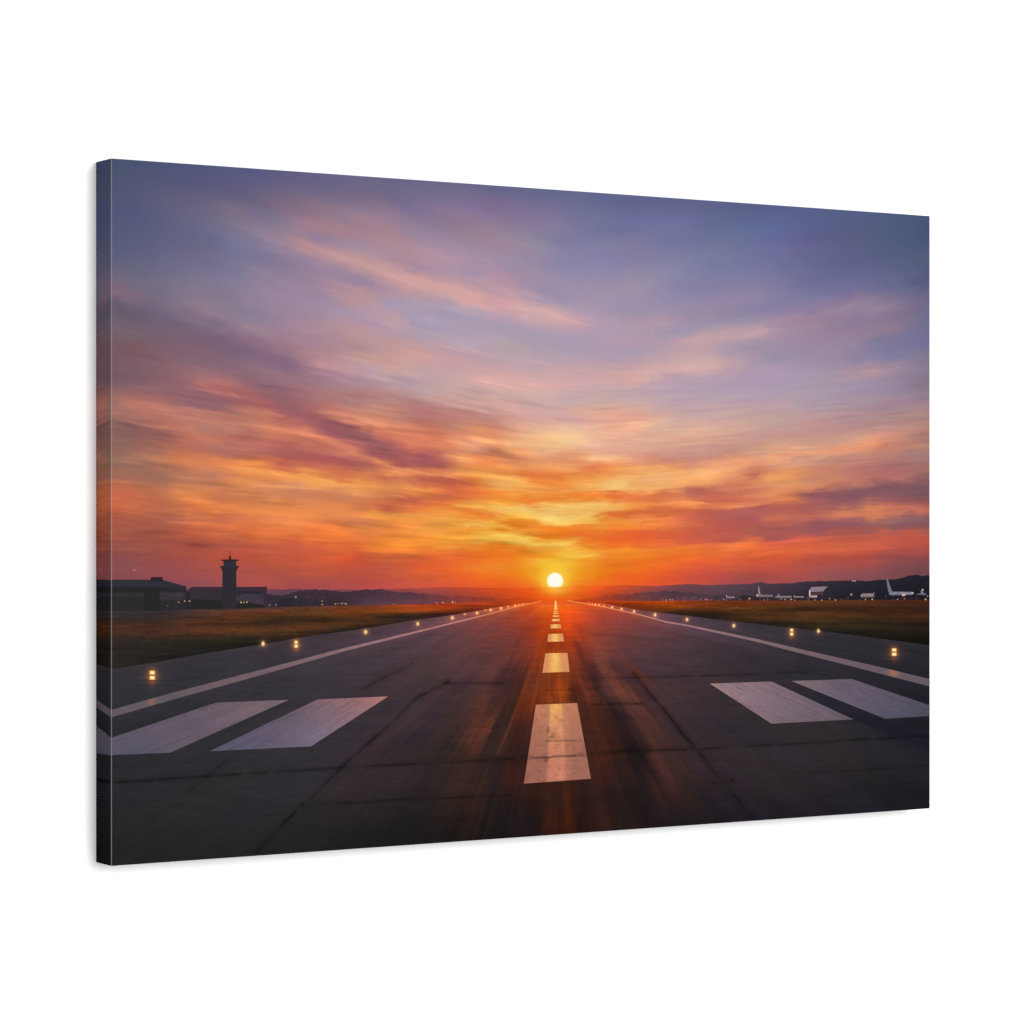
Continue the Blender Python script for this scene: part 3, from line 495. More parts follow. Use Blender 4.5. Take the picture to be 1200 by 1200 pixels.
def lin(c):
    c = np.clip(c, 0, 1)
    return np.where(c <= .04045, c / 12.92, ((c + .055) / 1.055) ** 2.4)
def unlin(c):
    c = np.clip(c, 0, 1)
    return np.where(c <= .0031308, c * 12.92, 1.055 * c ** (1 / 2.4) - .055)

BASE_Z = 1.2                   # height of the canvas's lower edge above the floor of the room
def make_mesh(name, co, faces, cols, parent, mat=None):
    me = bpy.data.meshes.new(name)
    nv = len(co); nf = len(faces)
    me.vertices.add(nv); me.vertices.foreach_set('co', np.ascontiguousarray(co, dtype=np.float32).ravel())
    k = faces.shape[1]
    me.loops.add(nf * k); me.loops.foreach_set('vertex_index', np.ascontiguousarray(faces, dtype=np.int32).ravel())
    me.polygons.add(nf); me.polygons.foreach_set('loop_start', np.arange(0, nf * k, k, dtype=np.int32))
    me.update(calc_edges=True)
    if cols is not None:
        a = me.color_attributes.new('ink', 'FLOAT_COLOR', 'POINT')
        rgba = np.ones((nv, 4), np.float32); rgba[:, :3] = lin(cols) / GAIN
        a.data.foreach_set('color', rgba.ravel())
    me.materials.append(mat or INK); me.validate()
    o = bpy.data.objects.new(name, me); scene.collection.objects.link(o)
    if parent is not None: o.parent = parent
    return o
def grid_faces(nx, ny):
    i = np.arange(nx - 1)[:, None] * ny + np.arange(ny - 1)[None]
    i = i.ravel()
    return np.stack([i, i + 1, i + 1 + ny, i + ny], 1)
def place(s, v, layer):        # canvas coordinates -> metres in the canvas's own frame (front face looks along -Y)
    return np.stack([s * H, np.full(len(s), -DEPTH * H - layer * 0.00003), (v + .5) * H], 1)

COMPOSITE = []
def chain(pts):
    return np.array([p[0] for p in pts], float), np.array([p[1] for p in pts], float)
def evalc(ch, x):
    return np.interp(x, ch[0], ch[1])
def patch(name, parent, top, bot, fn, layer, nx=None, ny=None, step=1.0, comp=True, x0=None, x1=None):
    """an area of ink between an upper and a lower outline (both are chains of points, left to right)"""
    top = chain(top); bot = chain(bot)
    a = max(top[0][0], bot[0][0]) if x0 is None else x0
    b = min(top[0][-1], bot[0][-1]) if x1 is None else x1
    nx = nx or max(3, int((b - a) / step) + 1)
    xs = np.unique(np.concatenate([np.linspace(a, b, nx), [x for x in np.concatenate([top[0], bot[0]]) if a < x < b]]))
    hmax = np.max(evalc(bot, xs) - evalc(top, xs))
    ny = ny or max(3, int(hmax / step) + 1)
    t = np.linspace(0, 1, ny)
    X = np.repeat(xs, ny); T = evalc(top, X); B = evalc(bot, X)
    Y = T + (B - T) * np.tile(t, len(xs))
    s = np.clip(to_s(X), EDGE, S); v = to_v(s, Y)
    v = np.clip(v, -.5, .5)
    cols = fn(X, Y)
    if comp: COMPOSITE.append((layer, a, b, top, bot, fn))
    return make_mesh(name, place(s, v, layer), grid_faces(len(xs), ny), cols, parent)
def dot(name, parent, x, y, r, core, fn, layer, ry=None, n=14):
    """a small printed lamp: bright core that fades into the ink around it"""
    ry = ry or r
    R = np.array([.0, .45, .72, 1.0, 1.45]); K = np.array([1, .97, .62, .22, 0])
    ang = np.arange(n) / n * 2 * math.pi
    X = [x]; Y = [y]; W = [1.0]
    for q, k in zip(R[1:], K[1:]):
        X += list(x + q * r * np.cos(ang)); Y += list(y + q * ry * np.sin(ang)); W += [k] * n
    X = np.array(X); Y = np.array(Y); W = np.array(W)
    bg = fn(X, Y); cols = bg * (1 - W[:, None]) + hexc(core) * W[:, None]
    tri = [(0, 1 + (i + 1) % n, 1 + i) for i in range(n)]
    for q in range(3):
        o = 1 + q * n; p = o + n
        for i in range(n):
            j = (i + 1) % n
            tri += [(o + i, o + j, p + i), (o + j, p + j, p + i)]
    s = np.clip(to_s(X), EDGE, S); v = to_v(s, Y)
    COMPOSITE.append((layer, x - r, x + r, chain([(x - r, y), (x, y - ry), (x + r, y)]), chain([(x - r, y), (x, y + ry), (x + r, y)]), flat_c(core, 0)))
    return make_mesh(name, place(s, v, layer), np.array(tri), cols, parent)

def empty(name):
    o = bpy.data.objects.new(name, None); scene.collection.objects.link(o); return o

canvas = empty('canvas_print')
canvas['label'] = 'canvas print of an orange sunset over an airport runway, hanging on a white wall'
canvas['category'] = 'canvas print'

XL, XR = 130.0, 1089.2
def row(v, n=60):              # outline that runs along a level line of the canvas
    s = np.linspace(0, S, n); x = to_x(s); x[0] -= 1; x[-1] += 1
    return list(zip(x, to_y(np.clip(s, 0, S), v)))
HZ = -.1545                    # where the printed ground begins under the hills
sky = patch('printed_sky', canvas, row(.5), row(HZ), sky_c, 0, step=1.0, x0=XL, x1=XR)
runway = patch('printed_runway', canvas, row(-.1435), row(-.5), run_c, 1, step=1.0, x0=XL, x1=XR)

# far hills, from the left margin to the right one
ridge = [(XL, 690), (312, 690.3), (330, 691), (345, 689.8), (365, 691), (420, 690.8), (480, 689.6), (500, 688.6), (520, 687.8), (540, 688.3), (580, 689), (620, 688.6),
         (650, 688), (700, 687), (735, 685.6), (770, 687), (790, 685.2), (805, 684.2), (830, 685.6), (870, 684.5), (880, 684), (892, 682), (900, 684.4), (925, 683.4), (XR, 683)]
low = [(XL, 717.5), (217, 715), (312, 713), (400, 711.5), (500, 708.5), (560, 706.8), (600, 706), (650, 706), (700, 706), (870, 705.5), (980, 704.5), (XR, 703.8)]
def ruff(pts, amp, per, seed):
    c = chain(pts); xs = np.arange(c[0][0], c[0][-1] + .5, per)
    ys = evalc(c, xs) - amp * (fbm(xs / 5 + seed, xs * 0 + seed, 4))
    ys = np.where((xs > 632) & (xs < 668), evalc(c, xs), ys)
    return list(zip(xs, ys))
hill = patch('printed_hill', canvas, ruff(ridge, .45, 1.5, 2), low, hill_c, 2, step=1.2)
dark_r = [(905, 687), (918, 685), (930, 683), (945, 681.6), (960, 681), (985, 680.6), (1000, 680.2), (1015, 681), (1030, 680), (1036, 678.7), (1050, 678.6), (1060, 676), (1065, 674.4), (1072, 673.5), (1082, 675), (XR, 674)]
patch('printed_wooded_hill', canvas, ruff(dark_r, 1.1, .8, 9), [(905, 704.5), (980, 704), (XR, 703.2)],
      tree_c('905 690 453642;930 690 3a303e;960 686 322a36;960 698 26242c;1000 684 2a2630;1000 700 1f1d25;1060 680 22202a;1060 698 1b1a22;1085 690 1c1b23;920 702 2c262c'), 3, step=1.0)
tl = [(312, 697), (330, 698), (350, 693.2), (362, 691.5), (375, 691), (390, 692), (402, 694), (415, 692.5), (440, 691), (448, 690.6), (460, 693), (475, 693.6), (500, 696), (540, 699), (575, 700.5), (625, 702.4)]
patch('printed_tree_line', canvas, ruff(tl, 1.9, .7, 21), [(312, 712.6), (400, 708.5), (470, 704.8), (520, 704.6), (560, 705), (600, 705.5), (625, 705.2)],
      tree_c('315 705 302c36;350 698 3c2f3a;380 700 3a2d38;430 697 46303c;430 704 4e3644;480 699 583642;480 704 64404a;520 702 7a3a3c;560 703 923c2c;600 704 b8421c;620 704 cc4c18;340 709 2a282e;390 707 34282e'), 3, step=1.0)
tr = [(672, 702.6), (690, 701), (705, 699), (720, 697.4), (740, 696.2), (760, 694), (780, 692.6), (800, 693.4), (820, 696), (840, 698), (860, 699), (875, 697.6), (890, 698.6), (905, 700)]
patch('printed_tree_line', canvas, ruff(tr, 1.8, .7, 33), [(672, 705), (760, 704), (820, 704), (905, 704)],
      tree_c('675 704 c8481c;700 702 b0401f;720 701 943a2a;740 700 7c3c38;760 698 663a40;780 697 583840;800 698 4e3640;800 702 5c3c48;840 701 46343e;870 702 30282f;900 703 2a252c;860 699 3a2f3a'), 3, step=1.0)

# the mown grass on either side of the runway
patch('printed_grass', canvas, [(XL, 716.8), (217, 714.2), (312, 711.6), (400, 710), (500, 707.6), (557, 705.8), (600, 705), (628, 704.4)],
      [(XL, 784), (177, 777), (243, 765), (303, 755.6), (367, 744.4), (417, 738), (458, 731.2), (490, 726), (530, 720.7), (557, 716.2), (583, 711.2), (610, 706.6), (628, 704.8)], grass_c, 4, step=1.0)
patch('printed_grass', canvas, [(676, 704.3), (700, 704.3), (870, 703.9), (980, 703.3), (XR, 702.7)],
      [(676, 704.6), (707, 707), (747, 714.7), (800, 721), (833, 725), (887, 731), (940, 737), (990, 742.6), (XR, 756.2)], grass_c, 4, step=1.0)

# runway markings
mark = runway
patch('painted_edge_line', mark, [(XL, 831.8), (200, 812.2), (310, 783.6), (400, 760), (490, 738.8), (570, 719.4), (610, 708.8), (635, 703.6)],
      [(XL, 840.6), (200, 820.4), (310, 789.8), (400, 764), (490, 741.0), (570, 720.9), (610, 709.9), (635, 704.5)],
      edge_c('135 835 645a60;200 815 64585f;260 800 705d64;310 786 745e66;400 762 886a70;450 750 967276;490 740 a8767a;530 730 b87c78;570 720 d08468;610 709 ec8c48;634 704 f49440'), 6, step=1.2)
patch('painted_edge_line', mark, [(664, 703.2), (707, 710.6), (747, 719.1), (780, 727.9), (800, 731), (833, 737.6), (887, 748.8), (940, 761.2), (1030, 781.4), (XR, 795.8)],
      [(664, 704.2), (707, 711.7), (747, 720.6), (780, 729.7), (800, 733), (833, 740.4), (887, 752.3), (940, 766.2), (1030, 789.2), (XR, 804.4)],
      edge_c('666 704 f09440;707 711 e88c58;747 720 cc8068;780 728 b07878;800 732 a07478;850 743 8a6c72;900 754 7e666c;950 766 746064;1000 778 6a5a62;1030 785 685a60;1085 800 66585e'), 6, step=1.2)
def stripe(top, bot, tab):
    return patch('painted_threshold_stripe', mark, top, bot, paint_c(tab), 6, step=1.3)
stripe([(XL, 864.6), (251, 823.8), (254, 823.2), (337.6, 820)], [(XL, 884.8), (199, 882), (337.6, 820.2)],
       '140 875 5e5868;200 865 665a68;170 880 5a5666;250 845 6e5e6a;230 850 655868;320 825 7c666e;280 838 74626c;260 828 6c5e68')
stripe([(246, 879.8), (371.5, 819.6), (454, 816)], [(246, 880.2), (364, 874.6), (454, 816.3)],
       '265 876 5c586c;290 870 5e586c;330 855 6c5e6e;345 870 6c6274;380 840 806a76;380 824 84686f;420 825 986e70;445 818 ac7672;400 850 88707c;365 865 766a7e;335 840 665a68')
stripe([(831.6, 801), (903.6, 798.6), (998.6, 842.6)], [(831.6, 801.2), (903.6, 848), (998.6, 843)],
       '840 802 9c7e7a;850 803 947a80;900 800 846e78;870 812 90767c;880 825 8c727e;930 835 786874;910 845 7c6870;980 842 6a5c66;925 812 7a6874')
stripe([(927.6, 798), (997.5, 795.6), (XR, 826.6)], [(927.6, 798.2), (1036.5, 842.2), (XR, 839)],
       '935 799 80706f;945 801 7c6870;990 798 645a68;1020 815 625868;1050 830 5a5466;1085 835 4f4c58;1040 838 565264;985 815 6c6070')
def dash(tl_, tr_, br_, bl_):
    return patch('painted_centre_dash', mark, [bl_, tl_, tr_, br_], [bl_, br_], centre_c, 6, step=1.0, ny=None if br_[1] - tl_[1] > 12 else 6)
dash((627.5, 825.8), (675.8, 823.8), (692, 912.5), (613.3, 918.3))
dash((638.6, 765.6), (664.4, 765), (667, 787.2), (635, 788.4))
dash((642, 743), (659, 742.4), (660.7, 751.7), (641, 752))
dash((645, 731.6), (656.7, 731.5), (657.3, 736.2), (644.3, 736.4))
dash((646.3, 725.2), (655.4, 725.2), (655.9, 727.9), (646, 728))
dash((647.2, 721), (654.6, 721), (655, 722.8), (647, 722.8))
dash((647.9, 717.9), (653.9, 717.9), (654.2, 719.4), (647.6, 719.4))
dash((648.4, 715.5), (653.3, 715.5), (653.5, 716.7), (648.2, 716.7))
dash((649.9, 703.8), (651.3, 703.8), (653.0, 714.4), (648.6, 714.4))

# sun
sun = patch('printed_sun', sky, [(650 - 10.4 * math.cos(a), 680 - 10.2 * math.sin(a)) for a in np.linspace(-.4, math.pi + .4, 40)][5:-5] if False else
            [(638.9 + 22.2 * t, 680.6 - 10.8 * math.sqrt(max(0, 1 - (2 * t - 1) ** 2))) for t in np.linspace(0, 1, 41)],
            [(638.9 + 22.2 * t, min(688.3, 680.6 + 10.8 * math.sqrt(max(0, 1 - (2 * t - 1) ** 2)))) for t in np.linspace(0, 1, 41)], sun_c, 3, step=.6)

# left: terminal with flat hipped roof, low hall, control tower
term = patch('printed_terminal', canvas, [(XL, 687), (176, 687), (217.8, 687.6)], [(XL, 716.6), (190, 715.2), (217.8, 714)], flat_c('2c2a2c'), 5, step=1.5)
patch('roof', term, [(XL, 679.2), (176, 679.4), (190.2, 679.6), (218.6, 687.4)], [(XL, 687.4), (176, 687.6), (218.6, 688.2)], flat_c('303038'), 6, step=1.5)
patch('roof_plant_room', term, [(176.5, 676.3), (190.2, 676.3)], [(176.5, 681.5), (190.2, 681.5)], flat_c('2a2228'), 7, step=1.2)
patch('window_band', term, [(XL, 688.3), (168, 688.5)], [(XL, 693.8), (168, 693.8)], flat_c('262627', .22, 2.6, 5), 6, step=1.2)
patch('window_band', term, [(188, 688.8), (215, 689)], [(188, 693.6), (215, 693.2)], flat_c('2a282d', .22, 2.6, 5), 6, step=1.2)
patch('facade_panel', term, [(XL, 694.6), (168, 694.6)], [(XL, 699.2), (168, 699.2)], flat_c('313135', .14, 6, 2), 6, step=1.2)
patch('facade_panel', term, [(187, 694.4), (217, 694)], [(187, 703.8), (217, 702.5)], flat_c('3a343c', .2, 5, 2.5), 6, step=1.2)
patch('entrance_block', term, [(168.5, 688.4), (186.4, 688.4)], [(168.5, 715.4), (186.4, 715)], flat_c('252628'), 6, step=1.5)
patch('printed_hedge', canvas, ruff([(214, 697), (217, 692.5), (221, 693), (226, 696)], .6, .8, 5), [(214, 714.2), (226, 713.8)], flat_c('28262b', .15, 3, 2), 4.2, step=1.0)
hall = patch('printed_low_hall', canvas, [(222, 688.8), (226, 688), (312, 688), (312.2, 688)], [(222, 714), (312.2, 711.8)], flat_c('342e36', .08), 4.6, step=1.5)
patch('roof', hall, [(221, 690.5), (225, 687.7), (311, 687.7), (311.4, 686.8), (312.2, 686.8)], [(221, 692.4), (312.2, 692.4)], flat_c('3b2c36'), 5, step=1.2)
patch('window_band', hall, [(278, 692.8), (305, 692.8)], [(278, 695.4), (305, 695.4)], flat_c('2b2932', .1, 3, 3), 5, step=1.2)
patch('facade_panel', hall, [(276, 696.4), (309, 696.4)], [(276, 707.5), (309, 709)], flat_c('3e3640', .18, 5, 2.5), 5, step=1.2)
patch('printed_hedge', canvas, ruff([(223, 706), (228, 702), (240, 703), (255, 703.5), (275, 704), (292, 706), (309, 709)], .6, 1, 3), [(223, 714.2), (309, 712.2)], flat_c('262627', .12, 3, 2), 5.4, step=1.2)
patch('printed_shed', canvas, [(312.4, 699.6), (325.6, 699.2)], [(312.4, 711.6), (325.6, 711.2)], flat_c('342c36', .14, 3, 2), 4.3, step=1.0)
patch('printed_shed', canvas, [(327, 702), (330, 700.8), (343, 700.8), (345, 702)], [(327, 711.2), (345, 710.8)], flat_c('2c2831', .14, 3, 2), 4.3, step=1.0)
tower = patch('printed_control_tower', canvas, [(260.3, 667.5), (276.5, 667.5)], [(260.3, 713.4), (276.5, 713.0)], flat_c('2f2b33', .10, 2, 5), 6.4, step=1.2)
patch('cab', tower, [(261.6, 656.6), (276.3, 656.6)], [(261.6, 667), (276.3, 667)], flat_c('2f2d36'), 7, step=1.2)
patch('cab_roof', tower, [(258.8, 656.0), (261.5, 655.6), (276, 655.6), (279.8, 656.0)], [(258.8, 656.8), (262, 657.6), (276, 657.6), (279.8, 656.8)], flat_c('35222a'), 8, step=1.2)
patch('balcony', tower, [(257.6, 663.2), (279.8, 663.2)], [(257.6, 664.2), (258.8, 665.4), (260.2, 669.2), (276.6, 669.2), (278.4, 665.4), (279.8, 664.2)], flat_c('322830'), 6.8, step=1.0)
patch('antenna', tower, [(267.9, 653.4), (268.8, 651.0), (269.6, 651), (270.4, 653.4)], [(267.9, 656), (270.4, 656)], flat_c('3c2024', 0), 7.6, step=.8)
patch('mast', tower, [(268.9, 645.0), (269.4, 645)], [(268.9, 652), (269.4, 652)], flat_c('8a4038', 0), 7.4, step=.8)

# right: parked aircraft, hangar, floodlight mast
def plane(body, fin, hb, hf, nose=None, belly=None):
    y1 = max(p_[1] for p_ in body[1]); y0 = min(p_[1] for p_ in body[0]); base = flat_c(hb, .22, 2.0, .9)
    def fn(x, y):
        k = sstep(y0 + (y1 - y0) * .45, y1 + .3, y)[:, None] * .75
        return base(x, y) * (1 - k) + hexc('2c2630') * k
    p = patch('printed_aeroplane', canvas, body[0], body[1], fn, 5, step=.5)
    patch('tail_fin', p, fin[0], fin[1], flat_c(hf, .05), 6, step=.5)
    if belly: patch('belly', p, belly[0], belly[1], flat_c(belly[2], .1), 5.6, step=.8)
    return p
pa = plane(([(885.8, 697.5), (888, 696.4), (893, 697), (905, 697.3)], [(885.8, 699.4), (893, 700.4), (905, 699.8)]),
           ([(887.9, 688), (888.5, 686.9), (889.2, 688), (890.6, 696.8)], [(887.9, 692), (888.6, 697), (890.6, 697)]), '7d7077', '94848a')
pb = plane(([(908, 699.2), (912, 698.2), (918, 698.3), (927, 698.2)], [(908, 701), (927, 701)]), ([(910.5, 697), (912, 695.5), (913.4, 696.5)], [(910.5, 698.6), (913.4, 698.6)]), '85787f', '74666f')
pc = plane(([(929.6, 698.2), (931.5, 698.8), (941.5, 698.6)], [(929.6, 700.4), (941.5, 700.7)]), ([(929.8, 697.4), (930.6, 697.2), (931.4, 698.6)], [(929.8, 699), (931.4, 699)]), '92807f', '92807f')
pd = plane(([(1008, 697), (1010, 695.6), (1016, 695.2), (1023.6, 695.5)], [(1008, 700.6), (1012, 701), (1023.6, 699.6)]), ([(1022.4, 695), (1023.2, 693.6), (1024.2, 694.2)], [(1022.4, 696), (1024.2, 696)]), '8a777e', '6c606c')
pe = plane(([(1041.2, 694.6), (1044, 693.4), (1068, 693.5), (1070.4, 694.4)], [(1041.2, 696.6), (1047, 698.4), (1056, 698.6), (1066, 697.6), (1070.4, 696)]),
           ([(1038.4, 679), (1038.7, 677.7), (1039.7, 678), (1044.6, 692.4), (1045.4, 693.8)], [(1038.4, 681), (1040.4, 693.6), (1045.4, 694.6)]), '7c8092', '70707f',
           belly=([(1048, 697.6), (1058, 697.6), (1067, 697), (1073, 697)], [(1048, 699.2), (1058, 701), (1064, 700.6), (1073, 698)], '201d25'))
patch('engine', pe, [(1056.4, 697), (1058, 695.2), (1060.6, 695.8)], [(1056.4, 698.2), (1058, 698.8), (1060.6, 697.4)], flat_c('dcae92', .05), 7, step=.5)
patch('nose', pe, [(1067.4, 694), (1069.6, 694)], [(1067.4, 695.8), (1069.6, 695.6)], flat_c('ccb8a2', .02), 7, step=.5)
pf = plane(([(1074, 695.8), (1080, 695), (1084.8, 695.2)], [(1074, 697), (1084.8, 697.8)]), ([(1078.6, 692), (1079.6, 690.4), (1080.8, 690.6), (1081.4, 694.8)], [(1078.6, 695.4), (1081.4, 695.4)]), '5e6474', '8a7c80')
pg = plane(([(850.4, 699.6), (852, 699), (860.8, 699.2)], [(850.4, 701), (860.8, 701.4)]), ([(850.2, 697.2), (850.8, 696.6), (851.6, 697.4), (852, 699.4)], [(850.2, 699.8), (852, 699.8)]), '8c7a86', '907e8a')
hangar = patch('printed_hangar', canvas, [(947.7, 692.4), (949.2, 689), (969, 688), (974, 691)], [(947.7, 699.5), (974, 702.5)], flat_c('2c2832', .08), 4.5, step=1.0)
patch('roof', hangar, [(948, 691.4), (950.2, 687.9), (969.4, 687.2)], [(948, 693.8), (964.4, 693), (966, 690.4), (969.4, 687.4)], flat_c('8a7680', .05), 5.2, step=.8)
patch('doorway', hangar, [(949.4, 694), (964.4, 693.4)], [(949.4, 697.6), (964.4, 697.4)], flat_c('4c3236', .2, 2, 1), 5.0, step=.8)
patch('door_jamb', hangar, [(947.6, 692), (949.2, 691.6)], [(947.6, 698.6), (949.2, 698.4)], flat_c('e0c0b0', .04), 5.4, step=.5)
patch('apron_vehicle', hangar, [(948, 698), (958, 697.4)], [(948, 700.2), (957, 700.2)], flat_c('ac9496', .12, 2, 1), 5.6, step=.6)
mast = patch('printed_floodlight_mast', canvas, [(999.4, 680.8), (1000.2, 680.8)], [(999.4, 702.5), (1000.2, 702.5)], flat_c('26242c', 0), 4.4, step=.8)
dot('floodlight', mast, 998.8, 680.6, 1.1, 'd8b8a4', hill_c, 5)
dot('floodlight', mast, 1001.4, 680.6, 1.1, 'd4b4a4', hill_c, 5)

# runway lamps (a twin lamp is a lamp with two lenses)
def ground_c(x, y):
    left = np.interp(x, [130, 177, 243, 303, 367, 417, 458, 490, 530, 557, 583, 610, 628, 676, 707, 747, 800, 833, 887, 940, 990, 1089],
                     [784, 777, 765, 755.6, 744.4, 738, 731.2, 726, 720.7, 716.2, 711.2, 706.6, 704.8, 704.6, 707, 714.7, 721, 725, 731, 737, 742.6, 756.2])
    return np.where((y < left)[:, None], grass_c(x, y), run_c(x, y))
i = 0
while i < len(LAMPS):
    x, y, r, k = LAMPS[i]
    core = ['f6b878', 'fde2a0', 'fff0b4'][k]
    if k == 2:
        y2, r2 = LAMPS[i + 1][1], LAMPS[i + 1][2]
        big = r > 2.6
        if big:
            b = patch('painted_runway_lamp', mark, [(x - r * 1.25, y - r * 1.1), (x + r * 1.25, y - r * 1.1)], [(x - r * 1.25, y2 + r2 * 1.25), (x + r * 1.25, y2 + r2 * 1.25)], lambda X, Y: np.minimum(run_c(X, Y) * .55 + .02 + halo(X, Y) * .35, .9), 6, step=.5)
        else:
            b = patch('painted_runway_lamp', mark, [(x - r * 1.1, y - r), (x + r * 1.1, y - r)], [(x - r * 1.1, y2 + r2 * 1.1), (x + r * 1.1, y2 + r2 * 1.1)], lambda X, Y: np.minimum(ground_c(X, Y) * .7 + halo(X, Y) * .45, .9), 6, step=.5)
        b['label'] = 'glowing twin lamp beside the runway'
        for (yy, rr) in ((y, r), (y2, r2)):
            # lens: a bright bar
            wq = rr * (1.02 if big else .85); hq = rr * (.74 if big else .8)
            def lens(X, Y, x=x, yy=yy, wq=wq, hq=hq):
                q = np.maximum(np.abs(X - x) / wq, np.abs(Y - yy) / hq)[:, None]
                e = sstep(.55, 1.15, q); g = sstep(.2, .8, q)
                return (hexc('fffbe2') * (1 - g) + hexc('ffd878') * g) * (1 - e) + hexc('b06a24') * e
            patch('painted_lamp_lens', mark, [(x - wq * 1.1, yy - hq * 1.1), (x + wq * 1.1, yy - hq * 1.1)], [(x - wq * 1.1, yy + hq * 1.1), (x + wq * 1.1, yy + hq * 1.1)], lens, 7, step=.5)
        i += 2
    else:
        dot('painted_runway_lamp', mark, x, y, r * (.85 if k else .8), core, ground_c, 8 + .3 * (i % 3), ry=r * (1.15 if k else .9))
        i += 1

# lights on the apron, in front of the far buildings
def behind_c(x, y):
    return apply_composite(x, y, 5.9)
def apply_composite(x, y, maxlayer=99):
    out = np.zeros((len(x), 3))
    for layer, a, b, top, bot, fn in sorted(COMPOSITE, key=lambda c: c[0]):
        if layer > maxlayer: continue
        m = (x >= a) & (x <= b) & (y >= evalc(top, x)) & (y <= evalc(bot, x))
        if m.any(): out[m] = fn(x[m], y[m])
    return out
APRON = [(208.6, 705.4, 1.1, 'd8a080'), (216, 704.4, 1.2, 'e8c098'), (221.4, 704.3, 1.2, 'e8c098'), (210.2, 706.6, .8, 'a06a50'), (196, 710, 1.3, '64606c'), (282, 705.9, 1.3, 'f4e0bc'), (285.6, 705.9, 1.1, 'e8b888'), (288.9, 705.6, 1.2, 'f0cc9c'),
         (278.2, 706.2, .8, '7a6a60'), (315.4, 709, 1.0, 'd0b890'), (322.8, 708.8, 1.1, 'b89a80'), (346, 699.6, 1.2, 'e8c890'), (346.6, 708.4, .8, '84685c'), (358, 699.6, .8, '78605c'), (377, 704.4, 1.0, 'e0b484'), (377, 708.2, 1.1, 'e8bc8c'), (378.4, 699.2, .9, '8a6458'),
         (392.4, 707.6, 1.1, 'f0c890'), (395.4, 707.2, .9, 'd8a070'), (399.8, 707.2, 1.1, 'f0c490'), (404.8, 707.7, 1.2, 'f0cc98'), (402.6, 706.6, .8, 'd8a070'), (460.2, 707.6, 1.0, 'b88058'), (511, 706.6, 1.1, 'e8986c'), (518.4, 706, 1.3, 'f0b890'), (529.8, 705.4, 1.5, 'f4b088'), (533, 705.8, .9, 'e08858'), (545.8, 705.6, .7, 'e89060'), (559, 704.8, .7, 'e08858'),
         (738.7, 703.1, .8, 'c8704c'), (745, 703, .7, 'b86848'), (776, 703, .8, 'e09870'), (780.2, 703.2, 1.0, 'f0b088'), (784.6, 702.8, 1.0, 'f4b890'), (787.3, 703, .9, 'f0b48c'), (826.6, 702.6, 1.3, 'e0a07c'), (829, 702.8, .9, 'c88868'), (833.4, 702.8, .9, 'b88070'), (847.8, 702.6, .9, 'e4b090'), (866.8, 702.8, .9, 'b08468'),
         (877.4, 701.4, 1.5, 'ecac7c'), (886.8, 697.6, 1.6, 'f4d0b4'), (894.6, 702.9, .9, 'd8a078'), (898.8, 703, .8, 'c89070'), (914.8, 702, 1.0, 'd8a078'), (919.4, 702.6, 1.0, 'f0c498'), (926.8, 702.4, 1.2, 'f0bc90'), (931, 703.3, .8, 'e0b088'), (930.6, 698.9, .9, 'e8ccc0'), (946.6, 703, .8, 'c87c50'), (954.6, 703.2, .9, 'd8a07c'), (962.4, 703.2, 1.0, 'f0c498'),
         (971.6, 701.4, 1.2, 'c08060'), (978.6, 703.2, 1.1, 'f0c09c'), (997, 696.8, 1.4, 'f8d4a8'), (1013.4, 702.6, 1.0, 'e4c09c'), (1021.6, 702.4, 1.2, 'f4d0a4'), (1008.6, 697.6, .9, 'd8b09c'), (1051.2, 702.2, 1.1, 'd8a884'), (1059.2, 701.6, 1.0, 'e0b08c'), (1080.6, 691.2, 1.4, 'fcecca'), (1084, 702.4, 1.4, 'ecc094'), (1086.4, 698.4, 1.0, 'c8a890'), (1037.6, 698.6, 1.0, '70606c')]
for k9, (x, y, r, h) in enumerate(APRON):
    dot('printed_apron_light', canvas, x, y, r * .92, ''.join('%02x' % int(int(h[i:i + 2], 16) * k_) for i, k_ in ((0, .93), (2, .87), (4, .78))), behind_c, 9 + .3 * (k9 % 4), n=10)

# ---------------------------------------------------------------- wrapped edges: the picture mirrored round the sides
D = DEPTH
def wrap(name, pts_fn, ns, nt_, colour_fn):
    a, t = np.meshgrid(np.linspace(0, 1, ns), np.linspace(0, 1, nt_), indexing='ij')
    a = a.ravel(); t = t.ravel()
    return make_mesh(name, pts_fn(a, t), grid_faces(ns, nt_), colour_fn(a, t), canvas)
def side_shade(c):                  # shade of the wrapped sides put into the ink, front sheen taken out
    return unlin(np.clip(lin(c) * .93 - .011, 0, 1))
def comp_sv(s, v): return apply_composite(to_x(s), to_y(s, v))
k0 = EDGE
wrap('edge_wrap', lambda a, t: np.stack([np.zeros(len(a)), -(D - k0 - t * (D - k0)) * H, (1 - a) * H], 1), 900, 36, lambda a, t: side_shade(comp_sv(k0 + t * (D - k0), .5 - a)))
wrap('edge_wrap', lambda a, t: np.stack([np.full(len(a), S * H), -(D - (1 - t) * D) * H, (1 - a) * H], 1), 400, 12, lambda a, t: side_shade(comp_sv(np.clip(S - .001 - (1 - t) * D, 0, S), .5 - a)))
wrap('edge_wrap', lambda a, t: np.stack([a * S * H, -(D - t * D) * H, np.full(len(a), H)], 1), 400, 12, lambda a, t: side_shade(comp_sv(np.clip(a * S, .002, S - .002), np.clip(.499 - t * D, -.5, .4995))))
wrap('edge_wrap', lambda a, t: np.stack([a * S * H, -(t * D) * H, np.zeros(len(a))], 1), 400, 12, lambda a, t: side_shade(comp_sv(np.clip(a * S, .002, S - .002), np.clip(-.499 + (1 - t) * D, -.4995, .5))))
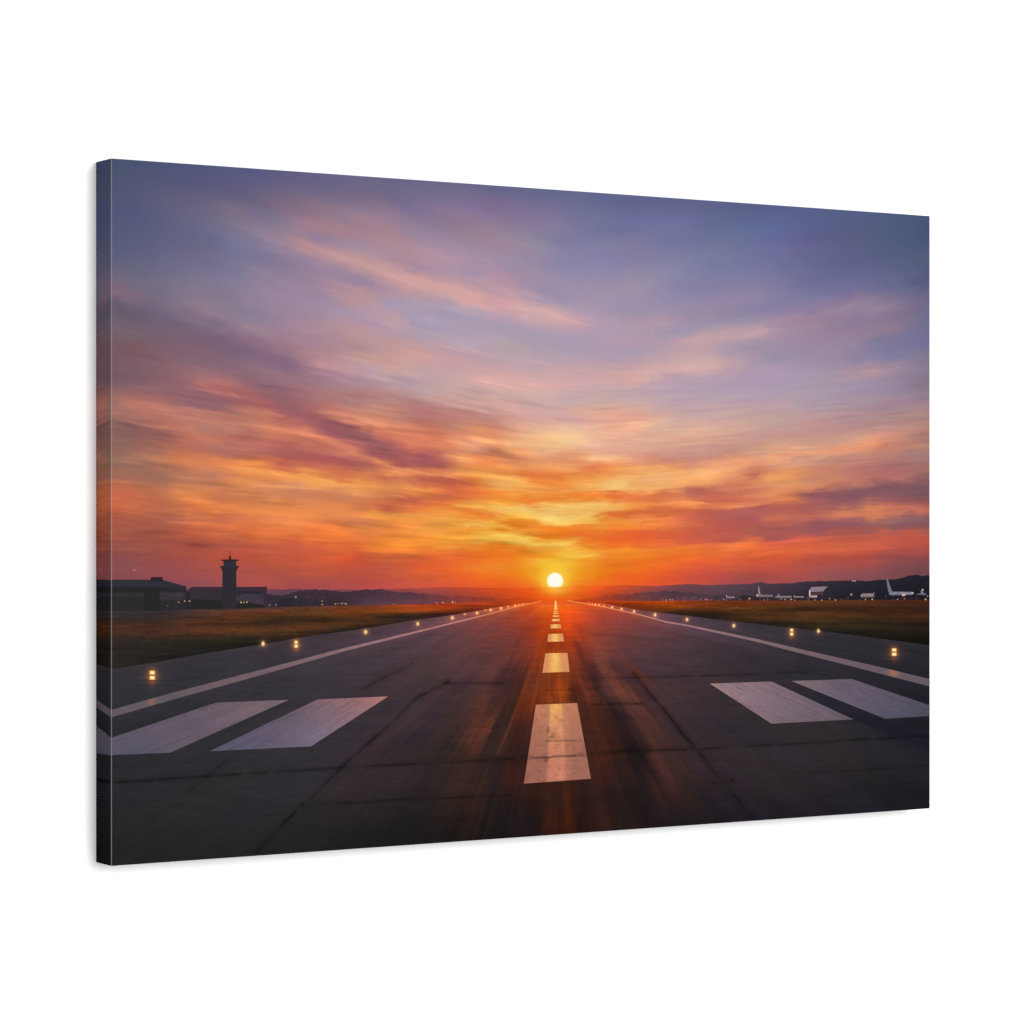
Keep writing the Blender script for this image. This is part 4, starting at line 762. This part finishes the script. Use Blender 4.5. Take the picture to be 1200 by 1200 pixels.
# worn fold along the left front edge, where the white cloth shows through the ink
def fold_cols(a, t):
    c = lin(comp_sv(np.full(len(a), .004), .4995 - a * .999))
    return unlin(c * .9 + .17 * (1 - c * .5))
ang = lambda t: t * math.pi / 2
wrap('worn_fold', lambda a, t: np.stack([(k0 - k0 * np.sin(ang(t))) * H, -(D - k0 + k0 * np.cos(ang(t))) * H, (1 - a) * H], 1), 500, 5, fold_cols)

# stretcher bars behind the cloth
def bar(x0, x1, z0, z1):
    y0, y1 = -(D - .006) * H, -.004 * H
    P = np.array([(x, y, z) for x in (x0, x1) for y in (y0, y1) for z in (z0, z1)]) * np.array([H, 1, H])
    q = np.array([(0, 1, 3, 2), (4, 6, 7, 5), (0, 4, 5, 1), (2, 3, 7, 6), (0, 2, 6, 4), (1, 5, 7, 3)])
    return make_mesh('stretcher_bar', P, q, None, canvas, WOOD)
bar(.004, .064, .004, .996); bar(S - .064, S - .004, .004, .996); bar(.066, S - .066, .004, .064); bar(.066, S - .066, .936, .996)

# ---------------------------------------------------------------- wall
def wall_mesh():
    n = 3
    P = np.array([(-9, 0, -6), (11, 0, -6), (11, 0, 8), (-9, 0, 8), (-9, .12, -6), (11, .12, -6), (11, .12, 8), (-9, .12, 8)], float)
    q = np.array([(0, 1, 2, 3), (5, 4, 7, 6), (0, 4, 5, 1), (3, 2, 6, 7), (0, 3, 7, 4), (1, 5, 6, 2)])
    o = make_mesh('wall', P, q, None, None, WALL); o['kind'] = 'structure'
    o['label'] = 'plain bright white wall behind the canvas'
    return o
wall_mesh()
canvas.location = (0, -.0006, 0)

# ---------------------------------------------------------------- camera
cam = bpy.data.cameras.new('camera'); co = bpy.data.objects.new('camera', cam); scene.collection.objects.link(co)
r = np.array([CX, -SX, 0]); f = np.array([SX, CX, 0])
P0 = np.array([0, -D * H, .5 * H])
C = P0 - X1 * H * r - Z1 * H * f
co.location = C; co.rotation_euler = (math.radians(90), 0, -math.atan2(SX, CX))
cam.sensor_width = 36; cam.sensor_fit = 'HORIZONTAL'; cam.lens = 36 * F / 1200; cam.clip_start = .05; cam.clip_end = 100
cam.shift_y = .25 / 1200
scene.camera = co

# ---------------------------------------------------------------- light: a bright white studio with one large soft lamp up to the right
w = bpy.data.worlds.new('World'); scene.world = w; w.use_nodes = True
bg = w.node_tree.nodes['Background']; bg.inputs[0].default_value = (1, 1, 1, 1); bg.inputs[1].default_value = 0.96
def lamp(name, loc, target, size, power):
    l = bpy.data.lights.new(name, 'AREA'); l.shape = 'RECTANGLE'; l.size = size[0]; l.size_y = size[1]; l.energy = power
    o = bpy.data.objects.new(name, l); scene.collection.objects.link(o); o.location = loc
    from mathutils import Vector
    d = Vector(target) - Vector(loc); o.rotation_euler = d.to_track_quat('-Z', 'Y').to_euler()
    return o
lamp('softbox_lamp', (1.45, -6.2, 1.5), (.45, 0, .3), (2.4, 2.4), 296)

scene.view_settings.view_transform = 'Standard'; scene.view_settings.look = 'None'
scene.view_settings.exposure = 0; scene.view_settings.gamma = 1
scene.render.resolution_x = scene.render.resolution_y = 1024
scene.cycles.use_denoising = False
